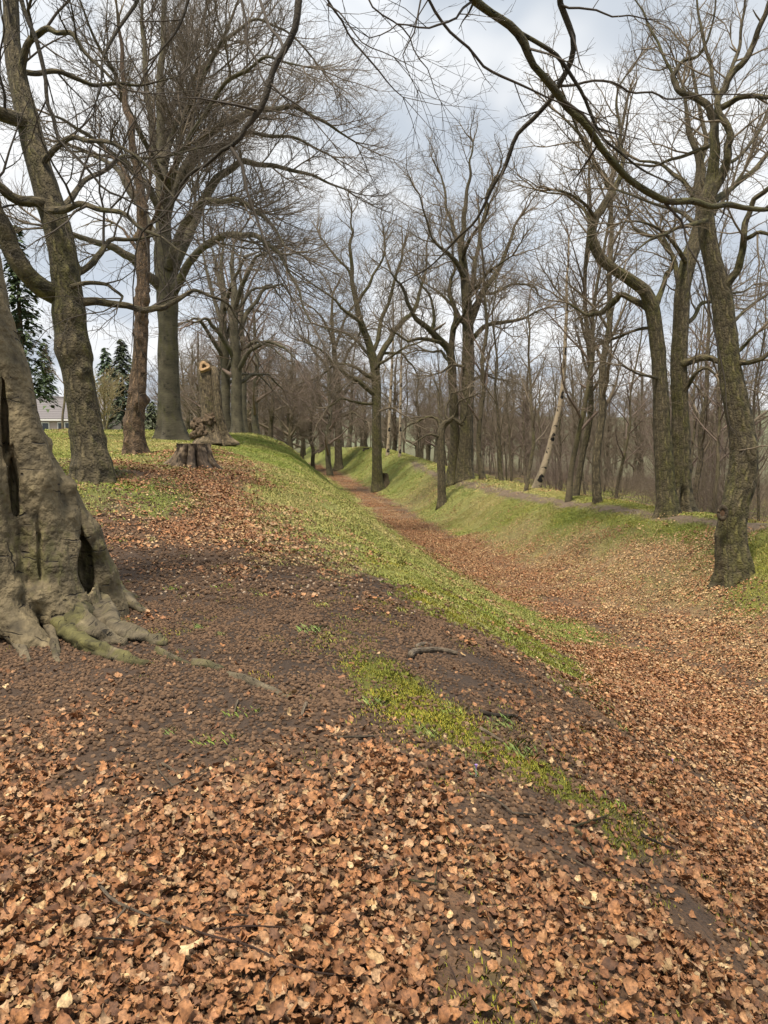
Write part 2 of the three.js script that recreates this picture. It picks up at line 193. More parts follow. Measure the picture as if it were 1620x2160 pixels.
/* ---------- what covers the ground: seen in the photo at these pixels, kept as places on the ground ---------- */
// [px, py, leaves, grass, moss, beech-mast soil, leaf tone 0 orange .. 1 straw]
const COVER = [
  [100,2100,1,0,0,.1,.1],[500,2100,1,0,0,.1,.1],[800,2050,1,0,0,.1,.1],[980,2060,.4,0,.1,.5,.1],[1060,2090,.4,.1,.5,.3,.1],[1000,2000,.45,0,.1,.5,.1],[1200,2140,.75,.05,.3,.2,.1],[1500,2100,1,0,0,0,.1],[1600,1900,1,0,0,0,.1],
  [100,1900,1,0,0,0,.15],[400,1900,1,0,0,0,.1],[700,1900,1,0,0,0,.1],[920,1940,.6,0,0,.4,.1],[1300,1950,1,0,0,0,.1],[1480,1900,.85,0,0,.1,.1],[1590,1990,.3,0,.25,.5,.1],[1100,1880,.95,0,0,.1,.1],
  [100,1750,1,0,0,.1,.1],[400,1750,1,0,0,.1,.1],[650,1760,1,0,0,0,.1],[750,1745,.6,0,0,.5,.1],[880,1760,.9,0,0,.2,.1],[1000,1690,.2,0,0,.8,.1],[1080,1730,.2,0,0,.8,.1],[1160,1770,.3,0,.1,.7,.1],[1240,1760,.75,0,.2,.2,.1],[1330,1785,.25,.05,.7,.3,.1],[1420,1880,.2,0,0,.6,.1],[1380,1840,.3,0,0,.6,.1],[1400,1700,.95,0,0,.1,.1],[1540,1750,.65,0,0,.4,.1],[1600,1720,.5,0,0,.5,.1],
  [50,1660,.75,0,0,.5,.1],[250,1660,.5,0,0,.7,.1],[430,1680,.55,0,0,.6,.1],[600,1650,.6,0,0,.6,.1],[800,1630,1,0,0,.2,.1],[950,1640,.6,0,.1,.5,.1],[1100,1610,.1,.06,.95,.1,.2],[1180,1655,.12,.06,.95,.2,.2],[1280,1735,.15,.08,.85,.2,.2],[1250,1600,.7,0,.05,.4,.1],[1380,1620,.65,0,0,.4,.1],[1480,1640,.3,.05,0,.7,.1],[1550,1560,1,0,0,0,.1],[1560,1660,.75,0,0,.3,.1],
  [60,1560,.45,0,0,.8,.1],[200,1590,.15,0,0,.6,.1],[350,1560,.1,.03,.02,1,.1],[500,1550,.05,.05,.05,1,.1],[650,1590,.25,0,.1,.9,.1],[720,1600,.5,0,0,.6,.1],[850,1500,.05,.05,.95,.2,.3],[950,1530,.08,.05,1,.1,.3],[1020,1570,.1,.08,.95,.1,.3],[1130,1540,.5,0,.1,.5,.1],[1250,1510,.2,0,0,.8,.1],[1350,1570,.45,0,0,.5,.1],[1450,1500,1,0,0,0,.15],[1600,1480,1,0,0,0,.25],[1330,1530,.55,.1,.25,.3,.1],
  [100,1450,.12,0,0,1,.1],[400,1450,.05,0,.02,1,.1],[620,1450,.05,0,.05,1,.1],[760,1420,.05,.06,.9,.2,.3],[830,1450,.04,.05,.98,.1,.3],[1000,1440,.12,0,.02,.35,.1],[1080,1460,.3,0,0,.5,.1],[1180,1460,.2,0,0,.8,.1],[1260,1470,.6,.1,.2,.4,.1],[1330,1490,1,0,0,0,.1],[1420,1430,1,0,0,0,.25],[1600,1400,.95,.05,0,.1,.5],
  [330,1320,.05,0,.1,1,.1],[600,1320,.03,0,0,1,.1],[715,1385,.05,.02,.35,.8,.2],[690,1410,.04,0,0,1,.1],[720,1475,.06,0,.05,1,.1],[800,1545,.15,0,.1,.8,.1],[890,1595,.35,0,.1,.6,.1],[850,1385,.04,0,0,.9,.1],[930,1440,.08,0,.05,.7,.1],[1030,1505,.15,0,.1,.7,.1],[1120,1570,.3,0,.2,.5,.1],[1200,1620,.4,0,.1,.5,.1],[1040,1650,.35,0,.1,.7,.1],[1150,1700,.25,0,.1,.8,.1],[900,1330,.04,0,0,1,.1],[1050,1390,.08,0,.05,1,.1],[1130,1390,.1,.5,.9,.1,.3],[1210,1420,.25,.45,.8,.1,.2],[1280,1380,1,0,0,0,.15],[1400,1330,.95,0,0,.1,.5],[1550,1330,.9,.15,0,.1,.6],
  [350,1220,.05,0,0,1,.1],[600,1220,.06,0,0,1,.1],[800,1240,.06,0,.03,1,.1],[880,1265,.1,.4,.9,.1,.4],[960,1280,.15,.7,.7,.05,.5],[1050,1320,.12,.5,.9,.05,.3],[1120,1310,.3,.8,.4,0,.5],[1200,1340,.4,.7,.4,0,.3],[1210,1280,1,0,0,0,.2],[1300,1250,.9,.15,0,0,.7],[1480,1240,.75,.35,.1,.2,.8],[1600,1260,.3,.5,.7,.3,.6],
  [300,1170,.15,0,0,.9,.1],[480,1180,.3,.05,0,.8,.2],[600,1165,.5,.35,.05,.3,.6],[720,1190,.5,.45,.1,.2,.7],[850,1210,.2,.85,.5,0,.6],[950,1230,.2,.9,.5,0,.6],[1020,1210,.6,.5,.1,0,.4],[1080,1210,1,0,0,0,.2],[1200,1180,.85,.25,0,0,.9],[1350,1180,.85,.2,.05,.05,.8],[1450,1190,.65,.35,.2,.2,.8],[1600,1170,.2,.7,.8,.1,.5],[1480,1150,.5,.6,.3,.1,.7],
  [250,1110,.5,.05,.05,.6,.1],[400,1110,.95,0,0,.1,.15],[500,1100,.85,.15,0,.1,.3],[600,1100,.55,.5,.1,.05,.7],[700,1120,.3,.8,.3,0,.7],[800,1140,.15,.95,.5,0,.6],[880,1150,.3,.9,.2,0,.5],[960,1150,1,.05,0,0,.2],[1100,1110,.6,.5,.1,0,1],[1250,1130,.6,.5,.15,0,.9],[1300,1100,.1,.9,.8,0,.5],[1450,1120,.12,.9,.85,.05,.5],[1000,1080,.2,.9,.3,0,.9],
  [200,1040,.1,.5,.2,.35,.5],[300,1050,.1,.7,.35,.15,.6],[380,1070,.25,.5,.1,.2,.4],[480,1050,.9,.1,0,.05,.3],[560,1060,.45,.65,.1,0,.7],[650,1060,.15,.9,.3,0,.7],[720,1060,.05,1,.3,0,.5],[880,1060,.5,.55,.1,0,.9],[950,1050,.08,.95,.4,0,.6],[1100,1075,.08,.95,.6,0,.5],[1200,1085,.08,.95,.7,0,.5],[350,1020,.5,.4,.05,.1,.3],[180,1000,.05,.5,.1,.5,.5],
  [330,1000,.9,.1,0,.05,.2],[270,980,.55,.45,.05,.05,.4],[350,985,.25,.8,.1,0,.6],[430,1015,.95,.08,0,0,.2],[490,990,.7,.4,0,0,.4],[560,1005,.2,.9,.3,0,.6],[640,1000,.02,1,.2,0,.3],[780,1000,.05,.95,.4,0,.5],[850,1010,.05,.95,.4,0,.5],
  [130,955,.02,1,.1,0,.4],[250,940,.05,.9,.1,0,.6],[330,945,.15,.9,.1,0,.6],[460,965,.6,.5,0,0,.3],[540,950,.01,1,.2,0,.2],[500,930,.01,1,.2,0,.2],[600,970,.01,1,.2,0,.3],[710,970,.05,.95,.4,0,.5],[760,970,.02,1,.4,0,.4],[830,980,.05,.95,.4,0,.5],
].map(c => { const p = onGround(c[0], c[1]); const d = ditch(p.x, p.z); return { s: d[0], t: d[1], r: Math.hypot(p.x, p.z), v: c.slice(2) }; });
const pathLine = [[1900,1128],[1760,1118],[1600,1111],[1400,1090],[1250,1070],[1100,1045],[1000,1022],[935,1004],[900,992],[870,975]].map(p => onGround(p[0], p[1]));
const ditchLine = [[1700,1490],[1547,1430],[1380,1367],[1297,1330],[1197,1283],[1080,1217],[1000,1165],[900,1108],[820,1062],[760,1030],[700,1002],[664,985]].map(p => onGround(p[0], p[1]));
function toLine(L, x, z) { let b = 1e9; for (let i = 0; i < L.length - 1; i++) { const ax = L[i].x, az = L[i].z, dx = L[i + 1].x - ax, dz = L[i + 1].z - az; const t = clamp(((x - ax) * dx + (z - az) * dz) / (dx * dx + dz * dz), 0, 1); b = Math.min(b, Math.hypot(x - ax - dx * t, z - az - dz * t)); } return b; }
function cover(x0, z0) {
  const r = Math.hypot(x0, z0), k = 0.03 * clamp(r, 3, 16);
  const x = x0 + (fbm(x0 * 0.9, z0 * 0.9, 7.5, 4) - 0.5) * k * 3 + (noise3(x0 * 6, z0 * 6, 2.5) - 0.5) * 0.22, z = z0 + (fbm(x0 * 0.9 + 50, z0 * 0.9, 3.5, 4) - 0.5) * k * 3 + (noise3(x0 * 6, z0 * 6, 5.5) - 0.5) * 0.22;
  const [cs, ct] = ditch(x, z); let w = 0; const o = [0, 0, 0, 0, 0];
  for (const c of COVER) {                               // patches lie along the ditch, so distances along it count less
    const R = c.r + r, ds = (cs - c.s) * 0.42, dt = ct - c.t, d2 = (ds * ds + dt * dt) / (R * R * 0.25) + 0.00008, q = 1 / (d2 * d2);
    w += q; const v = c.v; o[0] += q * v[0]; o[1] += q * v[1]; o[2] += q * v[2]; o[3] += q * v[3]; o[4] += q * v[4];
  }
  for (let i = 0; i < 5; i++) o[i] /= w;
  let [L, G, Ms, S, T] = o;
  const [s, t] = ditch(x0, z0); let dirt = 0, wood = 0;
  if (t > 9) { const d = toLine(pathLine, x0, z0) + (noise3(x0 * 1.3, z0 * 1.3, 8.5) - 0.5) * 0.5; dirt = smooth(0.55, 0.2, d); wood = smooth(12.6, 14.5, t + (noise3(x0, z0, 5.5) - 0.5)); }
  const d2 = toLine(ditchLine, x0, z0) + (fbm(x0 * 0.8, z0 * 0.8, 8.5, 2) - 0.5) * 1.1, trod = smooth(0.34, 0.05, d2) * 0.6;
  { const e = (fbm(x0 * 0.7, z0 * 0.7, 14.5, 3) - 0.5) * 1.0, f = smooth(5.15, 5.6, t + e) * smooth(8.0, 7.3, t + e) * smooth(16, 24, s) * smooth(125, 100, s); L = lerp(L, 1, f); G *= 1 - f; Ms *= 1 - f; S *= 1 - f; T = lerp(T, 0.34, f); }   // leaves gather on the ditch floor
  L = lerp(L * (1 - dirt * 0.9) * (1 - trod * 0.85), 0.3, wood); G = lerp(G * (1 - dirt * 0.95) * (1 - trod), 0.3, wood); Ms = lerp(Ms * (1 - dirt) * (1 - trod), 0.08, wood); S = lerp(S, 0.4, wood);
  return { L, G, M: Ms, S, T: lerp(T, 0.35, wood), dirt, trod };
}
const mixc = (a, b, t) => [lerp(a[0], b[0], t), lerp(a[1], b[1], t), lerp(a[2], b[2], t)];
function groundColor(x, z, c) {
  const n = fbm(x * 1.7, z * 1.7, 11.5, 4), f = noise3(x * 9, z * 9, 6.5);
  let k = mixc([0.036, 0.024, 0.016], [0.068, 0.046, 0.031], clamp(n * 1.3 - 0.15, 0, 1));             // soil
  k = mixc(k, [0.15, 0.105, 0.072], smooth(0.5, 0.1, c.S + c.L + c.G + c.M) * 0.9);                     // bare clay
  k = mixc(k, mixc([0.15, 0.112, 0.072], [0.21, 0.16, 0.105], n), c.dirt * 0.85);
  k = mixc(k, mixc([0.24, 0.122, 0.06], [0.42, 0.295, 0.155], c.T), clamp(c.L * 0.75 * (0.45 + 0.85 * f), 0, 0.75));
  k = mixc(k, mixc([0.13, 0.19, 0.022], [0.27, 0.245, 0.085], clamp(c.T * 0.8 + (n - 0.46) * 1.2, 0, 1)), smooth(0.15, 0.75, c.G * (0.7 + 0.6 * f)) * (1 - c.L * 0.3));
  k = mixc(k, mixc([0.10, 0.125, 0.013], [0.19, 0.19, 0.02], n), smooth(0.3, 0.8, c.M * (0.6 + 0.7 * f)) * 0.85);
  return k;
}

/* ---------- ground: one sheet, finer where the eye is near ---------- */
{
  const ang = [], NA = 460; for (let i = 0; i <= NA; i++) ang.push(-1.05 + 2.1 * i / NA);
  const NB = 90; for (let i = 1; i < NB; i++) ang.push(1.05 + (2 * Math.PI - 2.1) * i / NB);
  const rad = [0.02]; for (let r = 0.35; r < 1500;) { rad.push(r); r *= r < 60 ? 1.0155 : 1.06; }
  const na = ang.length, nr = rad.length, pos = new Float32Array(na * nr * 3), col = new Float32Array(na * nr * 3), uv = new Float32Array(na * nr * 2), idx = [];
  for (let j = 0; j < nr; j++) for (let i = 0; i < na; i++) {
    const x = rad[j] * Math.sin(ang[i]), z = -rad[j] * Math.cos(ang[i]), o = j * na + i;
    pos[o * 3] = x; pos[o * 3 + 1] = ground(x, z); pos[o * 3 + 2] = z; uv[o * 2] = x / 1.7; uv[o * 2 + 1] = z / 1.7;
    let k; if (rad[j] < 140) k = groundColor(x, z, cover(x, z)); else k = mixc([0.10, 0.11, 0.045], [0.14, 0.13, 0.07], fbm(x * 0.02, z * 0.02, 1.5, 3));
    col.set(k, o * 3);
    if (j < nr - 1) { const n = (i + 1) % na, a = j * na + i, b = j * na + n, c = a + na, d = b + na; idx.push(a, b, c, b, d, c); }
  }
  const g = new THREE.BufferGeometry();
  g.setAttribute('position', new THREE.BufferAttribute(pos, 3)); g.setAttribute('color', new THREE.BufferAttribute(col, 3)); g.setAttribute('uv', new THREE.BufferAttribute(uv, 2)); g.setIndex(idx); g.computeVertexNormals();
  const m = shade(new THREE.Mesh(g, M.ground)); m.name = numbered('ground'); m.userData = { kind: 'structure', label: 'earth banks and ditch covered in leaves, moss, grass and soil', category: 'ground' }; scene.add(m);
}
{ // far hills beyond the wood on the right
  const n = 120, pos = [], idx = [];
  for (let i = 0; i <= n; i++) { const a = -1.3 + 2.9 * i / n, R = 1900; const h = 30 + 62 * fbm(i * 0.06, 2, 3, 3); for (const [k, y] of [[0.72, -30], [0.86, h * 0.55], [1, h], [1.2, -30]]) pos.push(R * k * Math.sin(a), y, -R * k * Math.cos(a)); if (i < n) for (let k = 0; k < 3; k++) { const o = i * 4 + k; idx.push(o, o + 4, o + 1, o + 1, o + 4, o + 5); } }
  const g = new THREE.BufferGeometry(); g.setAttribute('position', new THREE.Float32BufferAttribute(pos, 3)); g.setIndex(idx); g.computeVertexNormals();
  const m = shade(new THREE.Mesh(g, std({ color: new THREE.Color().setRGB(0.115, 0.13, 0.075), roughness: 1 }))); m.name = numbered('hills'); m.userData = { kind: 'structure', label: 'low wooded hills on the horizon', category: 'hills' }; scene.add(m);
}

/* ---------- branches ---------- */
class Buf {
  constructor() { this.p = []; this.n = []; this.i = []; this.c = 0; }
  tube(pts, rs, sides) {                                 // pts: flat xyz, rs: radii
    const n = rs.length, base = this.c; let ux = 0, uy = 0, uz = 0;
    for (let k = 0; k < n; k++) {
      const a = Math.max(k - 1, 0) * 3, b = Math.min(k + 1, n - 1) * 3;
      let tx = pts[b] - pts[a], ty = pts[b + 1] - pts[a + 1], tz = pts[b + 2] - pts[a + 2]; const l = Math.hypot(tx, ty, tz) || 1; tx /= l; ty /= l; tz /= l;
      if (k === 0) { if (Math.abs(ty) < 0.9) { ux = tz; uy = 0; uz = -tx; } else { ux = 1; uy = 0; uz = 0; } }
      const d = ux * tx + uy * ty + uz * tz; ux -= d * tx; uy -= d * ty; uz -= d * tz; const m = Math.hypot(ux, uy, uz) || 1; ux /= m; uy /= m; uz /= m;
      const vx = ty * uz - tz * uy, vy = tz * ux - tx * uz, vz = tx * uy - ty * ux;
      for (let s = 0; s < sides; s++) { const q = s / sides * 6.28319, c = Math.cos(q), w = Math.sin(q), nx = ux * c + vx * w, ny = uy * c + vy * w, nz = uz * c + vz * w; this.p.push(pts[k * 3] + nx * rs[k], pts[k * 3 + 1] + ny * rs[k], pts[k * 3 + 2] + nz * rs[k]); this.n.push(nx, ny, nz); }
      if (k < n - 1) for (let s = 0; s < sides; s++) { const e = (s + 1) % sides, o = base + k * sides; this.i.push(o + s, o + e, o + sides + s, o + e, o + sides + e, o + sides + s); }
    }
    this.c += n * sides;
  }
  geo() { const g = new THREE.BufferGeometry(); g.setAttribute('position', new THREE.Float32BufferAttribute(this.p, 3)); g.setAttribute('normal', new THREE.Float32BufferAttribute(this.n, 3)); g.setIndex(this.i); TRIS += this.i.length / 3; this.p = this.n = this.i = null; return g; }
}
let TRIS = 0;
const SPECIES = {   // per level 1..3: seg length, crookedness, tropism, children per metre, child/parent length
  oak: { seg: [0, 0.34, 0.24, 0.18], crook: [0, 0.34, 0.36, 0.34], up: [0, 0.05, 0.03, 0.05], dens: [2.0, 3.3, 6.0], ratio: [0, 0.46, 0.44], ang: [0.6, 1.15], rmin: 0.0042, max: 3 },
  beech: { seg: [0, 0.45, 0.3, 0.22], crook: [0, 0.2, 0.2, 0.2], up: [0, 0.035, 0.045, 0.06], dens: [2.3, 3.6, 6.4], ratio: [0, 0.44, 0.46], ang: [0.5, 1.0], rmin: 0.0042, max: 3 },
  droop: { seg: [0, 0.35, 0.25, 0.2], crook: [0, 0.24, 0.26, 0.24], up: [0, -0.05, -0.04, 0.0], dens: [1.9, 3.2, 5.8], ratio: [0, 0.48, 0.44], ang: [0.5, 1.1], rmin: 0.0042, max: 3 },
  near: { seg: [0, 0.2, 0.12, 0.07], crook: [0, 0.2, 0.24, 0.3], up: [0, -0.015, -0.01, 0.05], dens: [2.6, 4.0, 8], ratio: [0, 0.42, 0.3], ang: [0.5, 1.0], rmin: 0.0016, max: 3 },
};
function grow(B, x, y, z, dx, dy, dz, len, r, lvl, sp, rng) {
  const seg = Math.max(lvl >= sp.max ? 2 : 3, Math.min(9, Math.round(len / sp.seg[lvl]))), pts = [x, y, z], rs = [r], ds = [[dx, dy, dz]], st = len / seg, cr = sp.crook[lvl], r1 = Math.max(sp.rmin * 0.6, r * 0.22);
  for (let k = 1; k <= seg; k++) {
    dx += (rng() - 0.5) * 2 * cr; dy += (rng() - 0.5) * 2 * cr + sp.up[lvl] * 1.6; dz += (rng() - 0.5) * 2 * cr; const l = Math.hypot(dx, dy, dz); dx /= l; dy /= l; dz /= l;
    x += dx * st; y += dy * st; z += dz * st; pts.push(x, y, z); rs.push(lerp(r, r1, k / seg)); ds.push([dx, dy, dz]);
  }
  B.tube(pts, rs, r > 0.03 ? 5 : r > 0.012 ? 4 : 3);
  if (lvl >= sp.max) return;
  const n = Math.max(2, Math.round(len * sp.dens[lvl]));
  for (let k = 0; k < n; k++) {
    const f = 0.15 + 0.85 * (k + rng()) / n, q = Math.min(f * seg, seg - 0.001), a = Math.floor(q), w = q - a, o = a * 3;
    const d = ds[Math.min(a + 1, seg)];
    child(B, lerp(pts[o], pts[o + 3], w), lerp(pts[o + 1], pts[o + 4], w), lerp(pts[o + 2], pts[o + 5], w), d, lerp(rs[a], rs[a + 1], w), Math.max(0.12, len * sp.ratio[lvl] * (1.25 - 0.75 * f) * (0.55 + 0.9 * rng())), lvl + 1, sp, rng);
  }
}
function child(B, x, y, z, d, r, len, lvl, sp, rng) {
  const az = rng() * 6.28319, an = sp.ang[0] + (sp.ang[1] - sp.ang[0]) * rng();
  let ux = d[2], uy = 0, uz = -d[0]; let l = Math.hypot(ux, uz); if (l < 0.05) { ux = 1; uz = 0; l = 1; } ux /= l; uz /= l;
  const vx = d[1] * uz, vy = d[2] * ux - d[0] * uz, vz = -d[1] * ux;
  const c = Math.cos(an), s = Math.sin(an), ca = Math.cos(az), sa = Math.sin(az);
  grow(B, x, y, z, d[0] * c + (ux * ca + vx * sa) * s, d[1] * c + (uy * ca + vy * sa) * s + sp.up[lvl], d[2] * c + (uz * ca + vz * sa) * s, len, Math.max(sp.rmin, Math.min(r * 0.68, 0.006 + len * 0.0105)), lvl, sp, rng);
}
function furnish(B, limb, sp, rng, o) {                  // limb: { p: [Vector3], r: [] } -> branches along it and at its end
  const { p, r } = limb; let total = 0; const cum = [0]; for (let i = 1; i < p.length; i++) { total += p[i].distanceTo(p[i - 1]); cum.push(total); }
  const from = (o.from ?? 0.2) * total, gap = 1 / ((o.dens ?? 1) * sp.dens[0]); let s = from + rng() * gap;
  while (s < total) {
    let i = 0; while (i < p.length - 2 && cum[i + 1] < s) i++; const w = (s - cum[i]) / (cum[i + 1] - cum[i]), q = p[i].clone().lerp(p[i + 1], w), d = p[i + 1].clone().sub(p[i]).normalize(), f = s / total;
    const len = o.len * (1.15 - 0.6 * f) * (0.45 + 0.85 * rng());
    child(B, q.x, q.y, q.z, [d.x, d.y, d.z], lerp(r[i], r[i + 1], w) * 0.8, len, 1, sp, rng);
    if (rng() < 0.12 && r[i] > 0.02) { const a = rng() * 6.283, n = V(Math.cos(a), rng() * 0.8, Math.sin(a)).addScaledVector(d, 0.3).normalize(), L = 0.1 + r[i] * (2 + 3 * rng()), k = r[i] * (0.3 + 0.25 * rng()); B.tube([q.x, q.y, q.z, q.x + n.x * L * 0.6, q.y + n.y * L * 0.6, q.z + n.z * L * 0.6, q.x + n.x * L, q.y + n.y * L + 0.02, q.z + n.z * L], [k * 1.2, k, k * 0.55], 5); }   // snapped stub
    s += gap * (0.5 + rng());
  }
  const e = p.length - 1, d = p[e].clone().sub(p[e - 1]).normalize();
  for (let k = 0; k < (o.tips ?? 3); k++) { const q = V(d.x + (rng() - 0.5) * 0.9, d.y + (rng() - 0.5) * 0.9, d.z + (rng() - 0.5) * 0.9).normalize(); grow(B, p[e].x, p[e].y, p[e].z, q.x, q.y, q.z, o.len * (0.5 + 0.5 * rng()), Math.max(sp.rmin, r[e]), 1, sp, rng); }
}
function spline(pts, rad, step) {                        // Catmull-Rom through points, radii with them
  const c = new THREE.CatmullRomCurve3(pts, false, 'centripetal'), L = c.getLength(), n = Math.max(pts.length, Math.ceil(L / step)), p = [], r = [];
  c.arcLengthDivisions = 200;
  for (let i = 0; i <= n; i++) { const t = c.getUtoTmapping(i / n), q = t * (pts.length - 1), k = Math.min(Math.floor(q), pts.length - 2); p.push(c.getPoint(t)); r.push(lerp(rad[k], rad[k + 1], smooth(0, 1, q - k) * 0.5 + (q - k) * 0.5)); }
  return { p, r };
}
function barkTube(p, r, o) {                             // thick limbs and trunks with bark: o.sides, o.base [r,g,b], o.moss, o.seed, o.flare, o.bump(theta, height, along) -> metres
  const S = o.sides, n = p.length, pos = [], uv = [], col = [], idx = []; let along = 0, ring = null, u = V(1, 0, 0); const t = V(), v = V();
  const meanR = r.reduce((a, b) => a + b) / n, tile = o.tile ?? 0.6, reps = Math.max(1, Math.round(2 * Math.PI * meanR / tile));
  for (let k = 0; k < n; k++) {
    t.copy(p[Math.min(k + 1, n - 1)]).sub(p[Math.max(k - 1, 0)]).normalize(); if (k === 0) { u.set(t.y, -t.x, 0); if (u.length() < 0.1) u.set(1, 0, 0); } u.addScaledVector(t, -u.dot(t)).normalize(); v.crossVectors(t, u);
    if (k) along += p[k].distanceTo(p[k - 1]);
    for (let s = 0; s <= S; s++) {
      const a = (s % S) / S * 2 * Math.PI, ca = Math.cos(a), sa = Math.sin(a), nx = u.x * ca + v.x * sa, ny = u.y * ca + v.y * sa, nz = u.z * ca + v.z * sa;
      const wob = (fbm(nx * 1.6 + o.seed, nz * 1.6 + p[k].y * 0.0 + o.seed, along * 0.9 / Math.max(meanR * 3, 0.2), 3) - 0.5) * 0.34 * (o.rough ?? 1);
      let R = r[k] * (1 + wob); if (o.flare) { const h = along - (o.sunk ?? 0.25); const e = Math.exp(-Math.max(h, -0.2) / (o.flareH ?? 0.35)); const lobes = Math.pow(0.5 + 0.5 * Math.cos(a * o.flareN + o.seed * 3 + 1.3 * Math.sin(a * 2 + o.seed)), 1.5); R += r[k] * o.flare * e * (0.25 + 1.1 * lobes); }
      if (o.bump) R += o.bump(a, along - (o.sunk ?? 0.25), V(nx, ny, nz));
      pos.push(p[k].x + nx * R, p[k].y + ny * R, p[k].z + nz * R); uv.push(s / S * reps, along / tile);
      const x = pos[pos.length - 3], y = pos[pos.length - 2], z = pos[pos.length - 1];
      const m1 = fbm(x * 2.1 + o.seed, y * 0.9, z * 2.1, 4), m2 = fbm(x * 9 + o.seed, y * 3, z * 9, 3), m3 = fbm(x * 26 + o.seed, y * 20, z * 26, 2);
      const moss = clamp(smooth(0.62 - 0.3 * (o.moss ?? 0), 0.78 - 0.3 * (o.moss ?? 0), m1 * 0.5 + m2 * 0.2 + m3 * 0.3) * (o.moss ? 1 : 0), 0, 1);
      let c = mixc(o.base, (o.base2 ?? o.base.map(q => q * 1.25)), clamp(m2 * 1.6 - 0.3, 0, 1)); c = mixc(c, o.mossColor ?? [0.16, 0.16, 0.036], moss * 0.75);
      if (o.mottle) { const n1 = fbm(x * 11 + 5, y * 9, z * 11, 3), n2 = fbm(x * 34, y * 30, z * 34, 2), f = 0.42 + 0.55 * n1 + 0.62 * n2 + 0.28 * smooth(0.58, 0.66, n1) - 0.2 * smooth(0.42, 0.34, n1); c = [c[0] * f, c[1] * f, c[2] * f]; }
      col.push(...c);
    }
    { const o0 = k * (S + 1); let c = 0; const cs = [0]; for (let s = 1; s <= S; s++) { const a = (o0 + s) * 3, b = a - 3; c += Math.hypot(pos[a] - pos[b], pos[a + 1] - pos[b + 1], pos[a + 2] - pos[b + 2]); cs.push(c); } if (!ring) ring = cs.map(q => q / c); else for (let s = 0; s <= S; s++) ring[s] += (cs[s] / c - ring[s]) * 0.06; for (let s = 0; s <= S; s++) uv[(o0 + s) * 2] = ring[s] * reps; }   // bark keeps its size round folds
    if (k < n - 1) for (let s = 0; s < S; s++) { const q = k * (S + 1) + s; idx.push(q, q + 1, q + S + 1, q + 1, q + S + 2, q + S + 1); }
  }
  const e = n * (S + 1); pos.push(p[n - 1].x, p[n - 1].y, p[n - 1].z, p[0].x, p[0].y, p[0].z); uv.push(0.5, along / tile, 0.5, 0); col.push(...o.base, ...o.base); for (let s = 0; s < S; s++) idx.push(s + 1, s, e + 1); for (let s = 0; s < S; s++) idx.push((n - 1) * (S + 1) + s, (n - 1) * (S + 1) + s + 1, e);
  const g = new THREE.BufferGeometry(); g.setAttribute('position', new THREE.Float32BufferAttribute(pos, 3)); g.setAttribute('uv', new THREE.Float32BufferAttribute(uv, 2)); g.setAttribute('color', new THREE.Float32BufferAttribute(col, 3)); g.setIndex(idx); g.computeVertexNormals();
  const N = g.attributes.normal; for (let k = 0; k < n; k++) { const a = k * (S + 1), b = a + S; const q = V().fromBufferAttribute(N, a).add(V().fromBufferAttribute(N, b)).normalize(); N.setXYZ(a, q.x, q.y, q.z); N.setXYZ(b, q.x, q.y, q.z); }
  TRIS += idx.length / 3; return g;
}

/* ---------- a tree traced from the photograph: [px, py, metres further than the trunk, width in px] ---------- */
const BARK = {
  oak: { mat: M.oak, base: [0.20, 0.168, 0.098], base2: [0.235, 0.20, 0.125], tile: 0.6 },
  beech: { mat: M.beech, base: [0.18, 0.16, 0.105], base2: [0.22, 0.20, 0.135], tile: 0.9 },
  birch: { mat: M.birch, base: [0.38, 0.33, 0.265], base2: [0.44, 0.385, 0.315], tile: 2.1 },
  brown: { mat: M.oak, base: [0.25, 0.17, 0.105], base2: [0.29, 0.20, 0.13], tile: 0.5 },
};
function kinked(L, rng, k, keep) {                       // branches are never smooth: a jog between each two points
  if (!k) return L; const out = [];
  for (let i = 0; i < L.length; i++) { out.push(L[i]); const b = L[i + 1]; if (!b || (keep && L[i][3] > L[0][3] * 0.42)) continue; const a = L[i], d = Math.hypot(b[0] - a[0], b[1] - a[1]), s = Math.min(1, 60 / d) * d * k; out.push([(a[0] + b[0]) / 2 + (rng() - 0.5) * 2 * s, (a[1] + b[1]) / 2 + (rng() - 0.5) * 2 * s, (a[2] + b[2]) / 2 + (rng() - 0.5) * s * 0.02, (a[3] + b[3]) / 2]); }
  return out;
}
